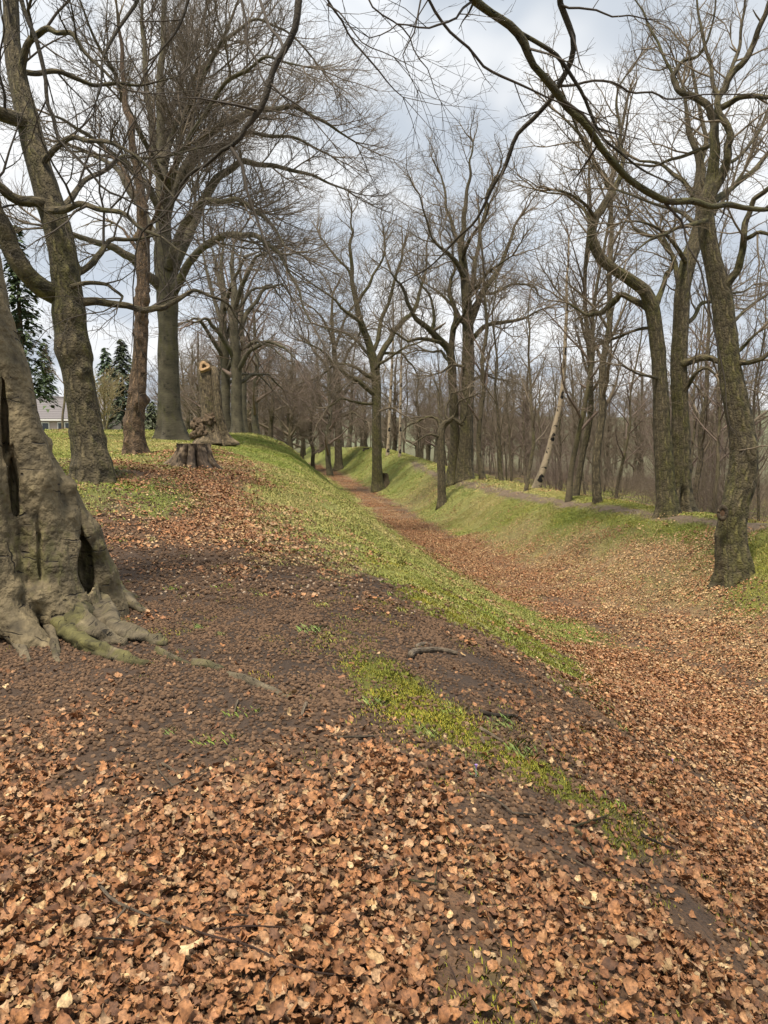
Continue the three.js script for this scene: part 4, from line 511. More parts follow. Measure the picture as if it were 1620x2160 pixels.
/* ---------- the giant beech in the foreground, its hollow side and its roots ---------- */
const giantFoot = (() => { const p = at(30, 1330, 6.9); p.y = ground(p.x, p.z); return p; })();
{
  const t = thing('giant_beech', 'huge old beech with fluted hollow trunk and mossy roots spreading over bare soil', 'tree', giantFoot), F = giantFoot;
  const Zb = -F.z, P = (px, py, dz) => at(px, py, Zb + dz).sub(F);
  const px2m = Zb / FPX;
  const axis = [P(25, 1400, 0), P(25, 1330, 0), P(12, 1250, 0), P(-5, 1150, 0), P(-22, 1050, 0), P(-42, 940, 0), P(-62, 820, 0), P(-80, 700, 0), P(-100, 560, 0), P(-125, 400, .1), P(-150, 240, .2), P(-170, 80, .3), P(-180, -100, .4), P(-180, -400, .5)];
  axis[0].y = -0.35;
  const rad = [200, 194, 180, 160, 140, 126, 120, 116, 112, 106, 100, 92, 84, 60].map(v => v * px2m);
  const tr = spline(axis, rad, 0.1);
  // the visible part of the trunk is one surface round ribs that run down into the roots, with the hollows cut out of it
  const turn = Math.atan2(-F.x, -F.z), ct = Math.cos(turn), st = Math.sin(turn);              // X to the right and Z towards the place the photo was taken from
  const ribs = [
    [[0.02, -0.4, -0.05, 0.56], [-0.06, 0.6, 0, 0.53], [-0.2, 1.3, 0, 0.5], [-0.34, 2.2, 0, 0.49], [-0.50, 3.3, 0, 0.48], [-0.62, 4.4, 0, 0.46]],
    [[-0.08, 2.3, 0.1, 0.28], [0.16, 1.6, 0.16, 0.17], [0.42, 1.15, 0.2, 0.13], [0.62, 0.8, 0.2, 0.13], [0.74, 0.4, 0.14, 0.15], [0.78, 0.05, 0.1, 0.17], [0.86, -0.25, 0.1, 0.16]],
    [[-0.26, 3.2, 0.2, 0.24], [-0.02, 2.2, 0.30, 0.2], [0.19, 1.3, 0.40, 0.19], [0.28, 0.6, 0.46, 0.18], [0.36, 0.18, 0.56, 0.17], [0.56, -0.03, 0.78, 0.1], [0.84, -0.14, 0.98, 0.05]],
    [[-0.5, 3.3, 0.3, 0.22], [-0.30, 2.2, 0.36, 0.2], [-0.17, 1.3, 0.46, 0.19], [-0.14, 0.6, 0.53, 0.19], [-0.06, 0.2, 0.64, 0.16], [0.14, 0.0, 0.92, 0.1], [0.42, -0.12, 1.2, 0.05]],
    [[-0.62, 2.2, 0.25, 0.2], [-0.58, 1.2, 0.40, 0.2], [-0.56, 0.5, 0.50, 0.2], [-0.54, 0.1, 0.66, 0.17], [-0.38, -0.08, 1.0, 0.09], [-0.2, -0.16, 1.2, 0.04]],
    [[-0.8, 1.4, 0.0, 0.2], [-0.86, 0.5, 0.2, 0.22], [-1.0, 0.0, 0.35, 0.18], [-1.2, -0.2, 0.5, 0.1]],
    [[0.3, 1.0, 0.32, 0.13], [0.50, 0.62, 0.36, 0.12], [0.56, 0.25, 0.42, 0.12], [0.72, 0.02, 0.50, 0.1], [0.98, -0.12, 0.58, 0.05]],
    [[0.5, 0.5, -0.3, 0.3], [0.7, 0, -0.4, 0.25]], [[-0.5, 0.6, -0.5, 0.4], [-0.6, -0.2, -0.6, 0.4]], [[0, 0.6, -0.5, 0.4], [0.1, -0.2, -0.7, 0.35]],
  ], lumps = [[0.18, 0.34, 0.66, 0.09], [0.02, 0.42, 0.68, 0.07], [0.3, 0.40, 0.60, 0.07], [0.46, 0.98, 0.36, 0.08], [0.5, 1.25, 0.28, 0.06], [-0.3, 0.3, 0.7, 0.08], [0.72, 0.65, 0.26, 0.07], [0.33, 1.62, 0.25, 0.05], [0.66, 0.3, 0.32, 0.07]];
  const cuts = [[0.575, 0.55, 0.42, 0.085, 0.36, 0.34], [0.05, 1.28, 0.60, 0.042, 0.30, 0.24], [0.0, 1.85, 0.50, 0.022, 0.36, 0.10], [0.6, 0.12, 0.5, 0.06, 0.10, 0.2], [0.22, 0.75, 0.66, 0.02, 0.28, 0.08]];
  const smin = (a, b, k) => { const h = Math.max(k - Math.abs(a - b), 0) / k; return Math.min(a, b) - h * h * k * 0.25; };
  const bones = []; for (const r of ribs) for (let i = 0; i < r.length - 1; i++) bones.push([...r[i], ...r[i + 1]]);
  const field = (x, y, z) => {
    let d = 9; for (const b of bones) { const ax = b[4] - b[0], ay = b[5] - b[1], az = b[6] - b[2], h = clamp(((x - b[0]) * ax + (y - b[1]) * ay + (z - b[2]) * az) / (ax * ax + ay * ay + az * az), 0, 1), q = Math.hypot(x - b[0] - ax * h, y - b[1] - ay * h, z - b[2] - az * h) - lerp(b[3], b[7], h); if (q < d + 0.12) d = smin(d, q, 0.09); }
    for (const l of lumps) d = smin(d, Math.hypot(x - l[0], y - l[1], z - l[2]) - l[3], 0.07);
    if (d < 0.2 && d > -0.5) { for (const c of cuts) { const e = Math.hypot((x - c[0]) / c[3], (y - c[1]) / c[4], (z - c[2]) / c[5]); d = Math.max(d, -(e - 1) * Math.min(c[3], 0.06)); }
      if (d < 0.1 && d > -0.1) d -= (fbm(x * 4 + 3, y * 1.3, z * 4, 3) - 0.5) * 0.07 + (fbm(x * 18, y * 6, z * 18 + 4, 3) - 0.5) * 0.032; }
    return d; };
  const N = 128, mc = new MarchingCubes(N, M.giant, false, false, 260000), lo = [-1.45, -0.45, -1.2], hi = [1.15, 4.1, 1.4]; mc.isolation = 0;
  const gx = (q, a) => lo[a] + (hi[a] - lo[a]) * q / N;
  for (let K = 0; K < N; K += 4) for (let J = 0; J < N; J += 4) for (let I = 0; I < N; I += 4) {
    const d0 = field(gx(I + 1.5, 0), gx(J + 1.5, 1), gx(K + 1.5, 2)), all = Math.abs(d0) < 0.30;
    for (let k = K; k < K + 4; k++) for (let j = J; j < J + 4; j++) for (let i = I; i < I + 4; i++) mc.field[i + j * N + k * N * N] = all ? -field(gx(i, 0), gx(j, 1), gx(k, 2)) : -d0;
  }
  mc.update();
  let low = new THREE.BufferGeometry(); { const q = new Float32Array(mc.count * 3); for (let i = 0; i < mc.count; i++) { const f = (v, a) => lerp(lo[a], hi[a], (v + 1) / 2), X = f(mc.positionArray[i * 3], 0), Y = f(mc.positionArray[i * 3 + 1], 1), Z = f(mc.positionArray[i * 3 + 2], 2); q[i * 3] = X * ct + Z * st; q[i * 3 + 1] = Y; q[i * 3 + 2] = -X * st + Z * ct; } low.setAttribute('position', new THREE.BufferAttribute(q, 3)); low = mergeVertices(low, 0.0005); low.computeVertexNormals(); low = low.toNonIndexed(); }
  { const q = low.attributes.position, n = low.attributes.normal, uv = new Float32Array(q.count * 2), col = new Float32Array(q.count * 3); let flip = 0; for (let i = 0; i < q.count; i += 37) flip += n.getX(i) * q.getX(i) + n.getZ(i) * q.getZ(i);
    if (flip < 0) { for (let i = 0; i < q.count; i += 3) for (let a = 0; a < 3; a++) { let t0 = q.array[i * 3 + a]; q.array[i * 3 + a] = q.array[i * 3 + 3 + a]; q.array[i * 3 + 3 + a] = t0; t0 = n.array[i * 3 + a]; n.array[i * 3 + a] = -n.array[i * 3 + 3 + a]; n.array[i * 3 + 3 + a] = -t0; n.array[i * 3 + 6 + a] *= -1; } }
    for (let i = 0; i < q.count; i += 3) { let mx = 0, my = 0, mz = 0; for (let v = 0; v < 3; v++) { mx += n.getX(i + v); my += n.getY(i + v); mz += n.getZ(i + v); } mx = Math.abs(mx); my = Math.abs(my); mz = Math.abs(mz);
      for (let v = 0; v < 3; v++) { const x = q.getX(i + v), y = q.getY(i + v), z = q.getZ(i + v), e = i + v; if (my > mx && my > mz) { uv[e * 2] = x / 1.3; uv[e * 2 + 1] = z / 1.3; } else { const o = mx > mz; uv[e * 2] = (o ? z : x) / 1.3 + (o ? 0.37 : 0); uv[e * 2 + 1] = y / 1.3; }
        const n1 = fbm(x * 9 + 5, y * 6, z * 9, 3), n2 = fbm(x * 34, y * 22, z * 34, 3), st2 = noise3(x * 5, y * 42 + fbm(x * 4, y * 3, z * 4, 2) * 6, z * 5), f = 0.40 + 0.42 * n1 + 0.85 * n2 + 0.2 * smooth(0.56, 0.66, n1) - 0.22 * smooth(0.44, 0.34, n1) - 0.22 * smooth(0.62, 0.8, st2);
        const ms = smooth(0.56, 0.66, fbm(x * 2.2 + 9, y * 1.6, z * 2.2, 3) * 0.55 + n2 * 0.45), c = mixc([0.205 * f, 0.17 * f, 0.103 * f], [0.13, 0.135, 0.035], ms * 0.55); col.set(c, e * 3); } }
    low.setAttribute('uv', new THREE.BufferAttribute(uv, 2)); low.setAttribute('color', new THREE.BufferAttribute(col, 3)); TRIS += q.count / 3; }
  const up0 = tr.p.findIndex(q => q.y > 3.7), high = barkTube(tr.p.slice(up0), tr.r.slice(up0).map(r => r * 1.0), { ...BARK.beech, base: [0.225, 0.19, 0.122], base2: [0.26, 0.225, 0.15], sides: 40, seed: 4.2, moss: 0.2, tile: 1.3, rough: 0.5 }).toNonIndexed();
  part('trunk', mergeGeometries([low, high]), M.giant, t);
  { const p = P(6, 488, -.5); const lump = new THREE.IcosahedronGeometry(0.15, 4); const q = lump.attributes.position; for (let i = 0; i < q.count; i++) { const v = V().fromBufferAttribute(q, i); v.multiplyScalar(1 + (fbm(v.x * 12 + 4, v.y * 12, v.z * 12, 3) - 0.5) * 0.9); q.setXYZ(i, v.x * 1.1, v.y * 0.8, v.z); } lump.computeVertexNormals(); const c = new Float32Array(q.count * 3); for (let i = 0; i < q.count; i++) c.set([0.15, 0.125, 0.085], i * 3); lump.setAttribute('color', new THREE.BufferAttribute(c, 3)); lump.translate(p.x - 0.25, p.y, p.z + 0.2); part('branch_scar', lump, M.beech, t); }
  const rootOf = (pix, r0, r1, moss, lift = 0.1) => {
    const p = pix.map(([x, y, up]) => { const g = onGround(x, y); g.y += (up ?? 0) * 0.8; return g.sub(F); }), r = p.map((_, i) => lerp(r0, r1, i / (p.length - 1)));
    p.forEach((q, i) => { if (pix[i][2] === undefined) q.y += r[i] * lift; });
    const s = spline(p, r, 0.035); part('root', barkTube(s.p, s.r, { ...BARK.beech, base: [0.21, 0.175, 0.11], base2: [0.26, 0.22, 0.15], sides: 16, seed: r0 * 50 + pix[0][0], moss, rough: 1.3, tile: 0.5, bump: (a, y, n) => (fbm(n.x * 2 + r0 * 90, y * 7, n.y * 2 + n.z, 3) - 0.5) * r0 * 1.0, mottle: true }), M.beech, t);
  };
  rootOf([[70, 1265, .25], [110, 1325, .12], [170, 1363, .06], [240, 1385], [310, 1404]], 0.11, 0.035, 0.75);
  rootOf([[60, 1250, .3], [140, 1305, .2], [185, 1345, .1], [230, 1352], [262, 1362]], 0.17, 0.04, 0.5);
  rootOf([[150, 1260, .3], [205, 1310, .15], [250, 1345, .05], [320, 1352], [350, 1362]], 0.15, 0.03, 0.6);
  rootOf([[-20, 1300, .12], [20, 1340, .06], [45, 1372], [62, 1396]], 0.06, 0.025, 0.3);
  rootOf([[100, 1325, .1], [112, 1352, .03], [118, 1378], [122, 1398]], 0.05, 0.02, 0.4);
  rootOf([[235, 1255, .12], [262, 1270, .04], [290, 1285], [305, 1292]], 0.10, 0.03, 0.8);
  rootOf([[230, 1235, .1], [262, 1252], [292, 1262]], 0.05, 0.02, 0.7);
  rootOf([[330, 1375, .0], [370, 1392], [400, 1398, -.02]], 0.035, 0.02, 0.6, 0.2);
  rootOf([[410, 1400, -.01], [440, 1406], [470, 1412, -.01]], 0.04, 0.025, 0.5, 0.2);
  rootOf([[480, 1424, -.02], [515, 1436], [560, 1452], [610, 1470, -.02]], 0.035, 0.02, 0.35, 0.2);
  // limbs high above that hang into the view
  const B = new Buf(), g = mulberry(81), sp = { ...SPECIES.near, dens: [3.2, 4.6, 7] };
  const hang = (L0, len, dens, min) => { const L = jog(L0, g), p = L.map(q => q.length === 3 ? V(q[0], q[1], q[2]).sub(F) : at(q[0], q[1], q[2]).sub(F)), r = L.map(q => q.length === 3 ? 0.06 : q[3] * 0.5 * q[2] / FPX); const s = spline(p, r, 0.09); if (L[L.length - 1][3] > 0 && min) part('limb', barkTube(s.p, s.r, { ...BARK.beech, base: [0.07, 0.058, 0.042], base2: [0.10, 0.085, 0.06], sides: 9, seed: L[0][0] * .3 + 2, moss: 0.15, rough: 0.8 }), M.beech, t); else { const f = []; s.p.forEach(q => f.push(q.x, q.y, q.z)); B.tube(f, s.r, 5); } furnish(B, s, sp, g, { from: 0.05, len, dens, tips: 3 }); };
  const top = tr.p[Math.floor(tr.p.length * 0.86)].clone().add(F);
  hang([[top.x, top.y, top.z], [-2.6, 8.4, -6.6], [-1.4, 7.6, -6.3], [660, -180, 6.1, 17], [630, 0, 6.0, 15], [600, 105, 6.0, 14], [562, 200, 6.0, 13], [500, 300, 6.0, 10], [440, 345, 6.1, 7], [385, 385, 6.2, 6], [340, 460, 6.3, 5], [300, 490, 6.4, 3.5], [285, 560, 6.4, 3], [280, 700, 6.5, 2]], 0.85, 0.75, 1);
  hang([[487, 312, 6.0, 7.5], [520, 400, 5.9, 6], [545, 470, 5.9, 5], [580, 560, 5.8, 3.6], [622, 650, 5.8, 2.2]], 0.7, 0.9, 0);
  hang([[top.x, top.y - .4, top.z], [-3.4, 7.5, -6.2], [-2.9, 6.2, -6.0], [45, 0, 6, 9], [75, 80, 6, 8.5], [98, 180, 6, 8], [120, 290, 6, 7], [170, 340, 6, 6], [220, 400, 6, 4.5], [300, 440, 6, 3]], 0.8, 0.85, 1);
  hang([[600, 110, 6.0, 7], [570, 60, 6.4, 6], [545, -10, 6.8, 6]], 0.7, 0.8, 0);
  hang([[top.x, top.y, top.z], [-2.6, 8.0, -7.4], [300, -160, 7.4, 9], [290, 0, 7.3, 8], [250, 60, 7.2, 7], [215, 130, 7.1, 5], [200, 220, 7.0, 3]], 0.9, 0.9, 1);
  hang([[505, -20, 6.5, 6], [520, 90, 6.4, 5], [555, 170, 6.3, 4], [640, 230, 6.2, 3], [700, 300, 6.1, 2]], 0.8, 1, 0);
  hang([[top.x, top.y, top.z], [-2.0, 8.2, -7.0], [470, -140, 7, 8], [400, -10, 7, 7], [370, 70, 7, 5], [330, 120, 7, 3]], 0.9, 0.9, 1);
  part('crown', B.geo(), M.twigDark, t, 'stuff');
}
// a beech behind the photographer whose limbs reach over into the view
{
  const F = V(-1.6, ground(-1.6, 4.6), 4.6), t = thing('overhanging_beech', 'mossy bare limbs of a beech reaching overhead against the cloudy sky', 'tree', F);
  const s0 = spline([V(0, -.3, 0), V(0.05, 1, 0), V(0.1, 3, 0), V(0.1, 5.4, -.1), V(0.2, 7.4, -.2), V(.3, 10, -.3)], [0.5, 0.42, 0.38, 0.34, 0.28, 0.18], 0.15);
  part('trunk', barkTube(s0.p, s0.r, { ...BARK.beech, sides: 24, seed: 8, moss: 0.3, flare: 0.3, flareN: 6 }), M.beech, t);
  const B = new Buf(), g = mulberry(83), sp = { ...SPECIES.near, dens: [3.2, 4.4, 8], up: [0, -0.01, 0, 0.09] };
  const hang = (L0, len, dens, from, moss) => { const L = jog(L0, g), p = L.map(q => q.length === 3 ? V(q[0], q[1], q[2]).sub(F) : at(q[0], q[1], q[2]).sub(F)), r = L.map(q => q.length === 3 ? 0.05 : q[3] * 0.5 * q[2] / FPX); const s = spline(p, r, 0.08); if (moss !== undefined) part('limb', barkTube(s.p, s.r, { ...BARK.beech, base: moss > .5 ? [0.12, 0.105, 0.055] : [0.085, 0.07, 0.05], base2: [0.13, 0.11, 0.07], sides: 10, seed: L[0][0] * .3 + 2 + len, moss, rough: 0.9 }), M.beech, t); else { const f = []; s.p.forEach(q => f.push(q.x, q.y, q.z)); B.tube(f, s.r, 5); } furnish(B, s, sp, g, { from, len, dens, tips: 3 }); };
  const o = V(F.x + .15, F.y + 6.6, F.z - .15);
  hang([[o.x, o.y, o.z], [-.4, 7.4, 1], [.3, 6.9, -2], [930, -120, 5.1, 20], [1000, 0, 5.5, 17.5], [1085, 62, 5.7, 17], [1120, 130, 5.8, 15], [1195, 225, 6.0, 15], [1235, 262, 6.0, 15], [1300, 350, 6.2, 15], [1350, 395, 6.3, 14], [1410, 425, 6.4, 13], [1500, 436, 6.6, 11.5], [1620, 442, 6.9, 9], [1760, 420, 7.2, 6]], 0.75, 0.85, 0.42, 0.8);
  hang([[o.x, o.y + .5, o.z], [0, 8.0, .5], [.8, 7.4, -2.6], [1175, -110, 5.7, 13], [1180, 0, 6, 12], [1210, 85, 6.1, 11.5], [1195, 150, 6.2, 11], [1165, 205, 6.3, 10], [1090, 285, 6.5, 8.5], [1062, 360, 6.6, 7.5], [1000, 470, 6.8, 5], [940, 530, 7, 3.5], [870, 585, 7.2, 2.2]], 0.7, 0.8, 0.45, 0.25);
  hang([[1085, 62, 5.7, 9], [1150, 100, 5.8, 8.5], [1185, 130, 5.9, 8], [1230, 200, 6, 7], [1270, 290, 6.1, 6], [1330, 340, 6.2, 4.5], [1400, 380, 6.3, 3]], 0.6, 1, 0.2, 0.5);
  hang([[1170, 180, 6.3, 5.5], [1250, 170, 6.3, 5], [1330, 195, 6.4, 4.5], [1450, 205, 6.6, 3.5], [1580, 200, 6.8, 2.5]], 0.6, 0.7, 0.2);
  hang([[o.x, o.y, o.z], [-.6, 7.2, 1], [.1, 6.4, -2.4], [870, -120, 5.2, 7], [905, 0, 5.4, 6], [950, 68, 5.5, 6], [1020, 140, 5.6, 5.5], [1090, 175, 5.7, 5], [1160, 208, 5.8, 4], [1260, 250, 5.9, 2.5]], 0.75, 1.1, 0.45);
  hang([[o.x, o.y + .2, o.z], [-.9, 7.3, .8], [-.5, 6.2, -2.6], [700, -120, 5.3, 6], [690, 0, 5.4, 5], [740, 80, 5.5, 4.5], [800, 150, 5.5, 3.5], [850, 205, 5.6, 2]], 0.75, 1.2, 0.5);
  hang([[760, -60, 5.2, 4], [790, 20, 5.2, 3.6], [860, 70, 5.3, 3], [905, 150, 5.3, 2.2], [930, 215, 5.3, 1.5]], 0.6, 1.3, 0.05);
  hang([[690, 10, 5.4, 4], [720, 30, 5.3, 3.2], [770, 95, 5.2, 2.6], [830, 120, 5.2, 2]], 0.7, 1.4, 0.05);
  hang([[900, -40, 5.3, 4], [880, 40, 5.2, 3.2], [850, 110, 5.2, 2.4], [880, 190, 5.2, 1.6]], 0.6, 1.3, 0.05);
  hang([[1000, 0, 5.5, 5], [960, 40, 5.3, 4.5], [900, 60, 5.2, 4], [840, 50, 5.1, 3], [780, 80, 5.0, 2]], 0.7, 1.2, 0.05);
  hang([[1182, 10, 6, 5], [1190, 18, 6, 5], [1230, 18, 6, 4.5], [1290, 35, 6.1, 3.5], [1360, 40, 6.2, 2.5]], 0.6, 1.1, 0.1);
  hang([[1400, 425, 6.4, 6], [1440, 470, 6.5, 5], [1475, 560, 6.5, 4], [1520, 760, 6.6, 3], [1540, 900, 6.6, 1.6]], 0.4, 0.5, 0.1);
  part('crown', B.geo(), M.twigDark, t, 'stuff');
}

/* ---------- stump, dead pollard, stub in the ditch ---------- */
function colored(g, c) { const n = g.attributes.position.count, a = new Float32Array(n * 3); for (let i = 0; i < n; i++) a.set(typeof c === 'function' ? c(g.attributes.position, i) : c, i * 3); g.setAttribute('color', new THREE.BufferAttribute(a, 3)); return g; }
function lathe(rings, S, fn) {                           // rings: [y], fn(theta, y, k) -> radius; open top
  const pos = [], uv = [], idx = []; rings.forEach((y, k) => { for (let s = 0; s <= S; s++) { const a = (s % S) / S * 2 * Math.PI, r = fn(a, y, k); pos.push(Math.sin(a) * r, y, Math.cos(a) * r); uv.push(s / S * 4, y * 1.6); if (k < rings.length - 1 && s < S) { const q = k * (S + 1) + s; idx.push(q, q + 1, q + S + 1, q + 1, q + S + 2, q + S + 1); } } });
  const g = new THREE.BufferGeometry(); g.setAttribute('position', new THREE.Float32BufferAttribute(pos, 3)); g.setAttribute('uv', new THREE.Float32BufferAttribute(uv, 2)); g.setIndex(idx); g.computeVertexNormals(); return g;
}
const range = (a, b, n) => Array.from({ length: n + 1 }, (_, i) => lerp(a, b, i / n));
{ // sawn stump
  const p = at(408, 955, 18); p.y = ground(p.x, p.z) - 0.08; const H = EYE - 0.06 - p.y, t = thing('tree_stump', 'broad sawn tree stump with buttress roots on the grassy bank', 'stump', p);
  const rad = (a, y) => { const k = 1 - y / H, f = Math.pow(Math.abs(Math.sin(a * 4 + 0.6 + 0.6 * Math.sin(a * 2) + 0.4 * Math.sin(y * 5))), 0.6); return 0.35 * (1 + 0.06 * Math.sin(a * 2 + 1)) + (f - 0.7) * (0.10 + 0.16 * k) + 0.42 * Math.pow(Math.max(k, 0), 2.1) * (0.15 + 0.85 * f) * (0.7 + 0.5 * Math.max(0, -Math.sin(a))) + (fbm(Math.sin(a) * 5 + 3, y * 7, Math.cos(a) * 5, 3) - 0.5) * 0.16; };
  part('bark', colored(lathe(range(-0.05, H, 40), 160, rad), (q, i) => { const n = fbm(q.getX(i) * 5, q.getY(i) * 4, q.getZ(i) * 5, 4); return mixc(mixc([0.15, 0.112, 0.08], [0.46, 0.36, 0.25], smooth(0.46, 0.64, n)), [0.09, 0.068, 0.05], smooth(0.55, 0.75, fbm(q.getX(i) * 16 + 3, q.getY(i) * 4, q.getZ(i) * 16, 3))); }), M.wood, t);
  const sh = new THREE.Shape(); for (let i = 0; i <= 96; i++) { const a = i / 96 * 2 * Math.PI, r = rad(a, H); i ? sh.lineTo(Math.sin(a) * r, -Math.cos(a) * r) : sh.moveTo(Math.sin(a) * r, -Math.cos(a) * r); }
  const c = new THREE.ShapeGeometry(sh); const q = c.attributes.position, uv = c.attributes.uv; for (let i = 0; i < q.count; i++) uv.setXY(i, q.getX(i) + 0.5, q.getY(i) + 0.5); c.rotateX(-Math.PI / 2); c.translate(0, H, 0); part('sawn_top', c, M.cut, t);
}
{ // dead pollard with burrs
  const p = at(447, 932, 27); p.y = ground(p.x, p.z); const t = thing('pollard_trunk', 'dead pollard trunk with sawn top and mass of burrs at its foot', 'tree', p), P = (x, y, dz) => at(x, y, 27 + dz).sub(p), m = 27 / FPX;
  const stem = (L, name, o) => { const a = L.map(q => P(q[0], q[1], q[2])), s = spline(a, L.map(q => q[3] * 0.56 * m), 0.06); a[0].y = -0.3; return part(name, barkTube(s.p, s.r, { ...BARK.brown, base: [0.27, 0.215, 0.135], base2: [0.33, 0.265, 0.175], sides: 34, seed: L[0][0] * 0.2, moss: 0.2, rough: 1.3, ...o }), M.oak, t); };
  stem([[449, 938, 0, 46], [448, 915, 0, 42], [446, 880, 0, 38], [444, 840, 0, 37], [440, 800, 0, 38], [434, 780, 0, 32], [430, 768, -.1, 22], [428, 763, -.15, 19]], 'trunk', { flare: 0.35, flareN: 5, flareH: 0.3, sunk: 0.3 });
  stem([[474, 940, -.1, 24], [468, 905, -.2, 20], [461, 870, -.3, 16], [457, 830, -.3, 14], [455, 795, -.25, 15], [450, 778, -.1, 14]], 'side_stem', { flare: 0.5, flareN: 3, flareH: 0.2, sunk: 0.3 });
  const g = mulberry(5); for (let k = 0; k < 16; k++) { const b0 = new THREE.IcosahedronGeometry(1, 5); b0.deleteAttribute('uv'); b0.deleteAttribute('normal'); const b = mergeVertices(b0, 1e-4); { const u = new Float32Array(b.attributes.position.count * 2); for (let i = 0; i < b.attributes.position.count; i++) { u[i * 2] = b.attributes.position.getX(i); u[i * 2 + 1] = b.attributes.position.getY(i); } b.setAttribute('uv', new THREE.BufferAttribute(u, 2)); } const q = b.attributes.position, s = 0.13 + 0.13 * g(); for (let i = 0; i < q.count; i++) { const v = V().fromBufferAttribute(q, i), w = 1 + (fbm(v.x * 2.6 + k * 3, v.y * 2.6, v.z * 2.6, 4) - 0.5) * 1.5; q.setXYZ(i, v.x * s * w, v.y * s * w, v.z * s * w); } b.computeVertexNormals(); const c = P(416 + 42 * g(), 872 + 50 * g(), -0.12 - 0.18 * g()); b.translate(c.x, c.y, c.z); part('burr', colored(b, (Q, i) => mixc([0.13, 0.095, 0.062], [0.34, 0.255, 0.165], fbm(Q.getX(i) * 14, Q.getY(i) * 14, Q.getZ(i) * 14, 3))), M.wood, t); }
  const top = P(430, 772, -.36); const d = new THREE.LatheGeometry([[0.185, -0.16], [0.18, 0], [0.172, 0.012], [0.085, 0.004], [0.075, -0.03], [0.06, -0.3], [0, -0.3]].map(q => new THREE.Vector2(q[0], q[1])), 30); const dq = d.attributes.position; for (let i = 0; i < dq.count; i++) { const w = 1 + 0.16 * Math.sin(Math.atan2(dq.getZ(i), dq.getX(i)) * 3 + 1); dq.setX(i, dq.getX(i) * w); dq.setZ(i, dq.getZ(i) * w); } d.computeVertexNormals(); d.rotateX(1.15); d.rotateZ(0.1); d.translate(top.x, top.y, top.z); part('sawn_top', d, M.cut, t);
}
{ // hollow stub beside the tree in the ditch
  const p = onGround(806, 1028); const t = thing('hollow_stub', 'rotten hollow stub leaning on the foot of the tree in the ditch', 'stump', p), k = -p.z / FPX;
  const R = 14 * k, H = 30 * k;
  part('bark', colored(lathe(range(-0.1, H, 14), 36, (a, y) => R * (1 + 0.5 * Math.max(0, 1 - y / H) + 0.25 * Math.sin(a * 4)) * (1 - 0.35 * y / H) * (1 - 0.6 * Math.exp(-((Math.min(a, 6.2832 - a) / 0.5) ** 2) - ((y / H - 0.68) / 0.22) ** 2)) + (fbm(Math.sin(a) * 3, y * 2, Math.cos(a) * 3, 3) - 0.5) * R * 0.7), (q, i) => mixc([0.10, 0.08, 0.04], [0.26, 0.2, 0.11], fbm(q.getX(i) * 3, q.getY(i), q.getZ(i) * 3, 3))), M.wood, t);
}
{ // knot hole on the leaning oak is a ring of callus round a dark hollow
  const o = scene.getObjectByName('leaning_oak'), Z = -o.position.z, k = Z / FPX, c = at(1524, 1082, Z - 0.40).sub(o.position);
  const ring = new THREE.TorusGeometry(9 * k, 4.2 * k, 10, 26); ring.scale(0.85, 1.35, 0.8); ring.rotateY(-0.35); ring.translate(c.x, c.y, c.z); part('callus', colored(ring, [0.16, 0.125, 0.08]), M.oak, o);
  const h = new THREE.SphereGeometry(9 * k, 14, 10); h.scale(0.85, 1.3, 0.35); h.rotateY(-0.35); h.translate(c.x, c.y, c.z - 0.02); part('knot_hole', h, M.rot, o);
}
{ // small cut stumps on the mound
  for (const [px, py, w, lab] of [[772, 946, 16, 'low dark cut stump on top of the green mound']]) { const p = onGround(px, py + 3), k = -p.z / FPX, R = w * 0.5 * k; const t = thing('small_stump', lab, 'stump', p); part('bark', colored(lathe(range(-0.15, 0.22, 6), 28, (a, y) => R * (0.8 + 0.2 * Math.sin(a * 5) - y * 0.5)), [0.07, 0.055, 0.04]), M.wood, t); const c = new THREE.CircleGeometry(R * 0.78, 20); c.rotateX(-Math.PI / 2); c.translate(0, 0.2, 0); part('sawn_top', c, std({ color: new THREE.Color().setRGB(0.2, 0.16, 0.11), map: ringTex }), t); }
}

